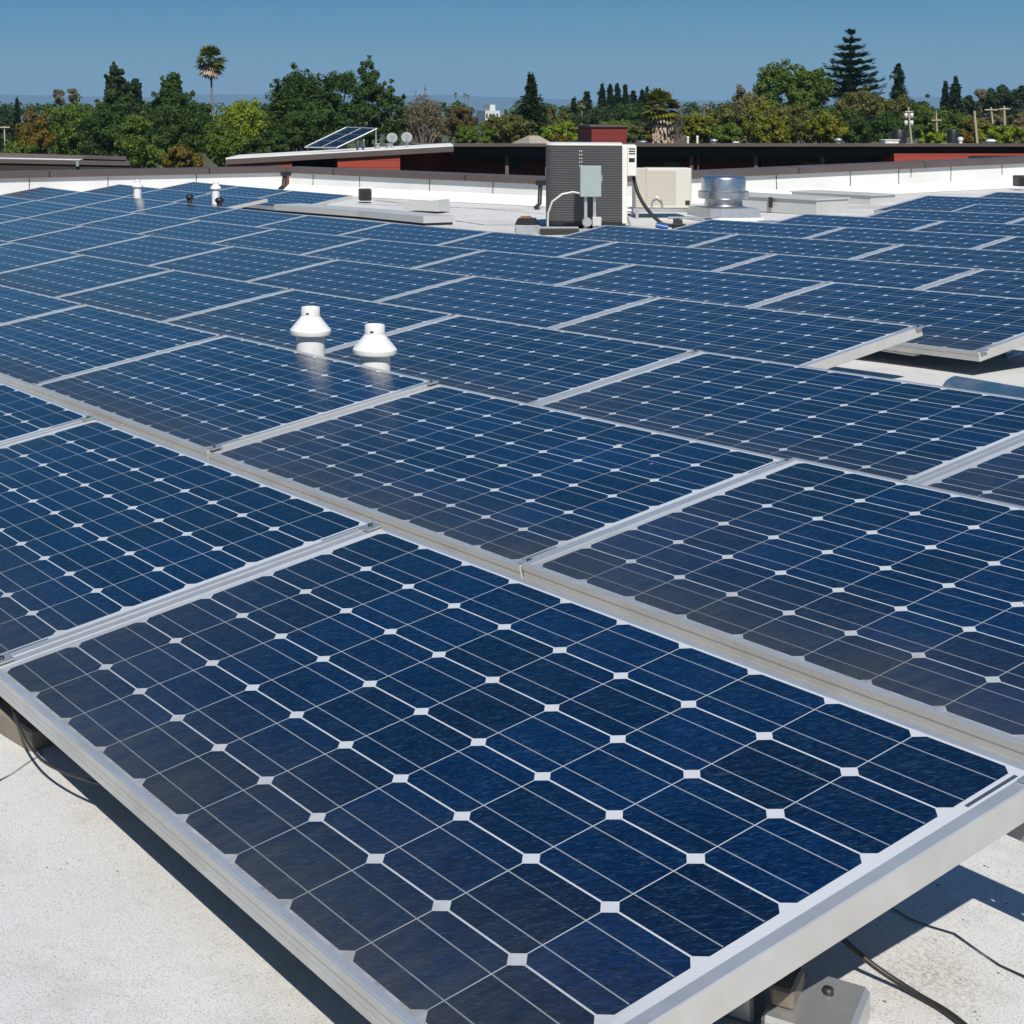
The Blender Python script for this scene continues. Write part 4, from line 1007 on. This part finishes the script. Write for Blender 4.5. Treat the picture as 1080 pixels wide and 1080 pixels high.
# --- left group
tree(5, 112, 172, 34, 150, 'conifer', "dark green tree behind the pole at the far left edge", clusters=24)
conifer(18, 106, 170, 15, 145, 'conifer', "slim dark conifer above the pole at the far left", layers=11)
tree(31, 113, 150, 22, 160, 'russet', "dull russet tree behind the orange leaved tree", clusters=16)
tree(38, 121, 172, 46, 88, 'autumn', "orange and yellow leaved tree at the far left", clusters=30, seed=2)
tree(22, 146, 178, 40, 80, 'mid', "low green tree beneath the orange leaved tree", clusters=20)
tree(63, 91, 112, 19, 170, 'grey', "sparse flat topped grey tree against the sky at left", 'flat', clusters=9, dens=34, leafpx=2.2)
tree(78, 91, 112, 16, 172, 'grey', "sparse thin topped tree just right of the flat topped one", 'flat', clusters=8, dens=30, leafpx=2.2)
tree(78, 103, 172, 72, 98, 'mid', "broad green tree below the sparse grey trees", clusters=44, dens=100)
tree(122, 66, 112, 27, 108, 'conifer', "tall bushy topped pine, highest in the left group", 'tall', clusters=26, dens=70)
tree(133, 84, 118, 34, 109, 'conifer', "dark pine shoulder below the tall bushy pine's top", clusters=20, dens=70)
tree(122, 90, 150, 44, 106, 'deep', "dark spreading tree under the tall bushy pine", clusters=26)
tree(143, 82, 125, 16, 112, 'conifer', "short dark pine just right of the tall bushy pine", 'tall', clusters=16, dens=70)
tree(115, 108, 176, 62, 90, 'deep', "dark green tree with black hollows left of the yellow bush", clusters=38, dens=85)
tree(148, 118, 182, 50, 84, 'mid', "green rounded tree in front of the tall bushy pine", clusters=32, seed=4)
tree(182, 76, 140, 44, 100, 'deep', "dark dome shaped tree left of the tall palm", 'tall', clusters=40, dens=95)
tree(188, 106, 182, 74, 90, 'deep', "wide dark green tree below the dome shaped one", clusters=44, dens=95, seed=3)
tree(216, 108, 160, 26, 104, 'deep', "narrow dark tree at the palm's foot", clusters=20)
tree(196, 150, 186, 52, 62, 'autumn', "low yellow bush in front of the left trees", name="shrub", clusters=18, dens=70, leafpx=3.0, cat="bush")
tree(172, 156, 186, 30, 66, 'mid', "low green bush left of the yellow bush", name="shrub", clusters=12, dens=70, cat="bush")
tree(232, 122, 178, 34, 80, 'mid', "green tree just right of the palm's trunk", clusters=24)
fan_palm(222, 45, 20, 228.5, 140, 112, "tall slender fan palm rising alone against the sky", seed=3, nf=60)
tree(256, 101, 165, 62, 104, 'bright', "bright yellow green tree between palm and dark trees", clusters=40, dens=90)
tree(247, 135, 176, 44, 78, 'mid', "mid green tree below the bright yellow green one", clusters=24, seed=6)
tree(282, 136, 172, 46, 80, 'deep', "low dark tree under the bright yellow green one", clusters=26)
tree(310, 67, 165, 58, 92, 'deep', "big dark tree, left of the dark clump at centre left", clusters=46, dens=90)
tree(352, 68, 160, 70, 90, 'deep', "big dark tree in the middle of the dark clump", clusters=54, dens=95, seed=7)
tree(388, 62, 156, 42, 94, 'deep', "tallest dark tree, right in the dark clump", 'tall', clusters=40, dens=85)
tree(414, 82, 156, 32, 92, 'deep', "ragged dark tree at the dark clump's right edge", 'tall', clusters=24, dens=60)
tree(335, 110, 166, 90, 84, 'deep', "low wide dark tree behind the tilted array", clusters=46, dens=90, seed=9)
tree(95, 112, 172, 60, 112, 'deep', "dark tree filling in behind the left pines", clusters=34, seed=12)
tree(158, 106, 172, 56, 116, 'deep', "dark tree between the bushy pine and the dome shaped one", clusters=34, seed=13)
tree(276, 112, 172, 40, 112, 'mid', "green tree behind the bright yellow green one", clusters=24, seed=14)
# --- centre
twig_tree(447, 96, 152, 46, 92, "bare grey brown tree behind the satellite dishes", n=90, leaf=('grey', 1.1))
tree(452, 118, 156, 44, 96, 'grey', "dull grey green tree among the bare branches", clusters=22, dens=60)
tree(487, 110, 152, 34, 112, 'russet', "brownish green rounded tree left of the white building", clusters=26)
tree(534, 118, 154, 58, 82, 'olive', "light olive green shrubby tree below the white building", clusters=40, dens=85)
tree(500, 131, 156, 44, 80, 'mid', "low green tree left of the olive shrubby one", clusters=22)
for px_, yt, lab in ((480.5, 97, "tiny distant palm, left of three on the horizon"), (490, 98, "tiny distant palm, middle of three on the horizon"), (494, 99.5, "tiny distant palm, right of three on the horizon")):
    fan_palm(px_, yt, 2.8, px_, 130, 330, lab, seed=int(px_), nf=16, trunk_px=.8)
conifer(560, 79, 152, 42, 92, 'conifer', "dark layered spruce standing alone at centre", layers=20, power=.8, dens=1.5, seed=2)
tree(541, 113, 140, 20, 96, 'olive', "small olive tree leaning on the dark spruce's left", clusters=12)
tree(597, 128, 152, 60, 84, 'bright', "low bright green hedge behind the large condenser", clusters=30, dens=80, name="hedge", cat="hedge")
tree(590, 141, 152, 22, 66, 'autumn', "small rust coloured bush left above the large condenser", name="shrub", clusters=8, dens=60, cat="bush")
tree(595, 115, 140, 34, 140, 'deep', "distant dark trees' clump right of the spruce", clusters=18)
conifer(605, 105, 145, 19, 150, 'conifer', "dark conifer left of the small palm", layers=10, power=.7)
conifer(619, 98, 145, 20, 152, 'conifer', "dark conifer right of the small palm", layers=11, power=.7)
fan_palm(613.5, 104, 6.5, 614.5, 135, 130, "small palm between two dark conifers", seed=8, nf=26, trunk_px=1.6)
for i, (px_, yt, w_, lab) in enumerate(((635, 90, 13, "first pointed conifer from the left in the distant row"), (643.5, 91, 12, "second pointed conifer from the left in the distant row"), (651, 88.5, 13, "highest pointed conifer in the distant row"),
        (659.5, 91, 13, "fourth pointed conifer from the left in the distant row"), (668, 97, 15, "fifth pointed conifer from the left in the distant row"), (677, 97, 14, "sixth pointed conifer, just left of the bearded palm"), (682.5, 94, 10, "last thin conifer behind the bearded palm's crown"))):
    conifer(px_, yt, 140, w_ * 1.25, 150 + 3 * i, 'conifer', lab, seed=i, layers=12, power=.75, dens=1.1, group="pointed conifers in a distant row")
tree(655, 108, 148, 78, 140, 'deep', "dark green mass of trees below the pointed conifers", clusters=34, dens=80)
tree(650, 126, 154, 56, 90, 'mid', "low green trees above the large condenser's right side", clusters=26)
tree(677, 130, 154, 30, 78, 'olive', "low olive bush left of the bearded palm's trunk", clusters=14, name="shrub", cat="bush")
fan_palm(697, 90, 26, 697.5, 150, 78, "squat palm with a thick pale beard of dead fronds", beard=1.55, seed=5, nf=60, trunk_px=7)
twig_tree(714, 112, 152, 26, 84, "bare purplish bush right of the bearded palm", n=60, leaf=('grey', .7))
tree(700, 108, 150, 44, 100, 'grey', "grey green tree behind the bearded palm", clusters=20, dens=50)
tree(738, 117, 155, 36, 78, 'yellow', "yellow green tree right of the bearded palm", clusters=28, dens=75, leafpx=3.0)
twig_tree(746, 100, 150, 20, 96, "thin bare grey tree behind the yellow green tree", n=40)
tree(580, 112, 152, 46, 118, 'olive', "olive tree right behind the dark spruce", clusters=26, seed=15)
tree(640, 112, 150, 60, 122, 'conifer', "dark belt of trees right of the small palm", clusters=34, seed=16)
# --- right
tree(760, 108, 154, 42, 88, 'olive', "olive tree between yellow tree and brown topped tree", clusters=30)
tree(784, 89, 152, 48, 94, 'grey', "tall brown grey topped tree left of the round green trees", 'tall', clusters=40, dens=75)
tree(821, 65, 140, 54, 100, 'mid', "large round green tree, left of the high pair", clusters=46, dens=100)
tree(853, 66, 142, 52, 102, 'mid', "large round green tree, right of the high pair", clusters=46, dens=100, seed=5)
tree(800, 100, 152, 40, 84, 'yellow', "tall yellow tree before the round green pair", 'tall', clusters=26, dens=70)
tree(836, 108, 155, 66, 80, 'olive', "wide olive green tree in front of the high pair", clusters=40, dens=80)
tree(812, 120, 156, 44, 74, 'yellow', "low yellow green bush left in front of the high pair", clusters=24, dens=70, seed=3)
tree(868, 116, 156, 46, 76, 'yellow', "low yellow bush right in front of the high pair", clusters=26, dens=70, seed=4)
tree(768, 128, 156, 36, 74, 'mid', "low green bush before the brown topped tree", clusters=20)
def tiered_pine(px_, ytop, ybot, wpx, dd, label):
    rnd = random.Random(11); k = dd / FPX; top = zpx(ytop, dd) - GROUND; bot = zpx(ybot, dd) - GROUND; w_ = wpx / 2 * k
    base = at(px_, HY, dd); root = thing("tiered_pine", (base.x, base.y, GROUND), label, "tree"); m = MB(); L_ = 10
    for i in range(L_):
        f = (i + .15) / L_; z = top - (top - bot) * (f ** .9); r = w_ * min(1.0, .10 + 1.25 * f - .30 * f * f) * (1 if i < 9 else .85); nb = 5 if i < 2 else 8
        for j in range(nb):
            a = 2 * PI * (j + .37 * i + rnd.uniform(-.12, .12)) / nb; L = r * rnd.uniform(.85, 1.08)
            n = int(32 + 105 * f)
            for q in range(n):
                s = (q + rnd.random()) / n; ww = L * .17 * (1 - abs(2 * s - 1.1) ** 2 * .6); off = rnd.uniform(-1, 1) * max(ww, .03)
                c = Vector((math.cos(a) * L * s - math.sin(a) * off, math.sin(a) * L * s + math.cos(a) * off, z + .20 * L * s * s - .06 * L * s + rnd.gauss(0, .08)))
                sd_ = .13 * rnd.uniform(.7, 1.3); d1 = Vector((math.cos(a), math.sin(a), .35)) * sd_ * 1.3; d2 = Vector((-math.sin(a), math.cos(a), rnd.uniform(-.4, .4))) * sd_ * .6
                m.add([c - d1, c - d2, c + d1, c + d2], [(0, 1, 2, 3)])
            m.tube([(0, 0, z), (math.cos(a) * L * .9, math.sin(a) * L * .9, z + .16 * L * .81 - .05 * L)], [.035, .012], 4, False)
    m.build("crown", LM['conifer'], root)
    m = MB(); m.tube([(0, 0, 0), (0, 0, bot), (0, 0, top)], [.32, .22, .03], 8); m.build("trunk", M['bark'], root)
tiered_pine(897, 32, 108, 80, 104, "tall tiered pine with upswept branches, highest tree at right")
tree(905, 92, 156, 64, 92, 'olive', "dark olive cedar below the tall tiered pine", clusters=44, dens=85)
tree(895, 112, 156, 44, 84, 'deep', "dark tree at the foot of the tall tiered pine", clusters=28)
conifer(947.5, 68, 118, 19, 124, 'conifer', "sparse narrow pine right of the tiered pine", layers=13, power=.45, droop=.05, dens=.7)
tree(940, 94, 152, 44, 104, 'olive', "olive tree below the sparse narrow pine", clusters=32)
tree(935, 116, 156, 40, 88, 'deep', "dark tree left of the transformer pole", clusters=22)
tree(972, 96, 150, 26, 116, 'deep', "dark green tree right of the sparse narrow pine", 'tall', clusters=20)
conifer(997, 87, 140, 17, 150, 'conifer', "slim dark spruce, left of the right hand pair", layers=12, power=.8)
conifer(1008, 83, 145, 26, 148, 'conifer', "taller dark spruce, right of the right hand pair", layers=14, power=.8, dens=1.3)
tree(1020, 96, 140, 20, 150, 'conifer', "small dark tree right of the spruces", clusters=14)
tree(1036, 92, 140, 26, 160, 'grey', "greyish tree between spruces and dark round trees", clusters=18, dens=70)
tree(1053, 88, 140, 34, 140, 'conifer', "dark round topped tree behind the right hand poles", clusters=24)
tree(1079, 88, 145, 38, 138, 'conifer', "dark tree cut by the right picture edge", clusters=24)
tree(985, 112, 154, 44, 98, 'mid', "green tree between the two leftmost right hand poles", clusters=28)
tree(1012, 118, 154, 34, 96, 'mid', "green tree behind the second black drum", clusters=22, seed=8)
tree(1023, 124, 154, 26, 84, 'autumn', "orange yellow bush beside the leaning bare pole", clusters=16, name="shrub", cat="bush")
tree(1040, 128, 154, 24, 82, 'yellow', "yellow bush between the leaning poles", clusters=14, name="shrub", cat="bush")
tree(1063, 116, 152, 54, 104, 'grey', "pale dry tree behind the right hand poles", clusters=26, dens=70)
tree(1068, 131, 156, 52, 76, 'bright', "bright green bush at the right edge above the eaves", clusters=26, name="shrub", cat="bush")
tree(985, 138, 156, 34, 74, 'bright', "low bright green bush between the two black drums", clusters=16, name="shrub", cat="bush")
tree(912, 162, 182, 46, 66, 'bright', "sunlit green bush seen through the passage under the eaves", clusters=16, name="shrub", cat="bush")

# far wood behind everything
m = MB(); rnd = random.Random(99)
for i in range(420):
    x = rnd.uniform(-60, 1140)
    if 492 < x < 538: continue
    d = rnd.uniform(190, 330); y = rnd.uniform(112, 120)
    p = at(x, y, d); leaf_quads(m, p, d / FPX * rnd.uniform(5, 9), 34, d / FPX * 2.0, rnd, .8)
    q = p.copy(); q.z = (p.z + GROUND) / 2; leaf_quads(m, q, d / FPX * rnd.uniform(6, 9), 26, d / FPX * 2.4, rnd, 1.0)
o = m.build("distant_wood", LM['deep']); tag(o, "distant dark green wood along the horizon behind the trees", "wood", None, "stuff")

# ------------------------------------------------------------------ poles and wires
def pole(px_, ytop, pxb, yb, dd, label, wpx=2.2, arms=(), cans=0):
    k = dd / FPX; top = at(px_, ytop, dd); b_ = at(pxb, yb, dd); d = (top - b_); base = b_ + d * ((GROUND - b_.z) / d.z)
    root = thing("utility_pole", base, label, "utility pole", "utility poles behind the roofs"); o = Vector(base); r = wpx / 2 * k
    m = MB(); m.tube([base - o, top - o], [r * 1.25, r * .85], 9); m.build("shaft", M['pole'], root)
    for y, w_ in arms:
        c = at(px_, y, dd) - o; m = MB(); m.tube([c - RT * w_ * k - FW*.05, c + RT * w_ * k - FW*.05], .05, 6); m.build("crossarm", M['pole'], root)
    for j in range(cans):
        c = at(px_ + (3.5 if j % 2 else -2.5), ytop + 9 + 8 * (j // 2), dd) - o; m = MB(); m.lathe([(.0001, -.15), (.10, -.15), (.10, .13), (.0001, .16)], 12, c); m.build("transformer", M['tray'], root)
    return top
pole(4.5, 133, 5.5, 160, 85, "short utility pole with a crossarm at the far left edge", 2.0, ((134.5, 6),))
t1 = pole(958, 113, 961, 147, 82, "utility pole carrying pale transformers right of the dark cedar", 2.2, ((118, 4),), 4)
t2 = pole(987, 116, 988.5, 141, 96, "thin pale utility pole with one crossarm right of the transformers", 2.0, ((127, 5),))
t3 = pole(1027.5, 117, 1030.5, 149, 70, "stout bare leaning pole right of the second black drum", 2.8)
t4 = pole(1045, 113, 1049, 145, 86, "leaning utility pole with crossarm, left of the right hand pair", 2.2, ((116, 7),))
t5 = pole(1059, 112, 1060, 138, 92, "upright utility pole with crossarm, right of the right hand pair", 2.4, ((115, 6),))
def wire(a, b_, lab, sag=.4, r=.014):
    a, b_ = Vector(a), Vector(b_); m = MB(); m.tube([a.lerp(b_, s / 10) - UP * sag * 4 * (s / 10) * (1 - s / 10) for s in range(11)], r, 4, False)
    tag(m.build("power_line", M['rubber']), lab, "wire", "power lines between the poles")
wire(t1, t2, "power line from the transformer pole to the thin pale pole")
wire(t2, t4, "power line from the thin pale pole to the leaning pole")
wire(t5, at(1140, 114, 90), "power line from the right hand upright pole out of the picture", .3)
wire(at(800, 128, 80), t1, "power line sagging left from the transformer pole")
wire(at(560, 128.5, 72), at(760, 129.0, 76), "power line crossing above the large condenser", .3)

# ------------------------------------------------------------------ the air
def haze_material():
    mt = bpy.data.materials.new("air_haze"); mt.use_nodes = True; nt = mt.node_tree; nt.nodes.clear()
    o = nt.nodes.new("ShaderNodeOutputMaterial"); v = nt.nodes.new("ShaderNodeVolumePrincipled")
    v.inputs["Color"].default_value = (0.45, 0.72, 1.0, 1); v.inputs["Density"].default_value = 0.00016; v.inputs["Anisotropy"].default_value = 0.0
    nt.links.new(v.outputs[0], o.inputs["Volume"]); return mt
m = MB(); m.box(-10500, 10500, -10500, 10500, GROUND - 5, 150); o = m.build("haze", haze_material()); o["kind"] = "stuff"; o.display_type = 'WIRE'
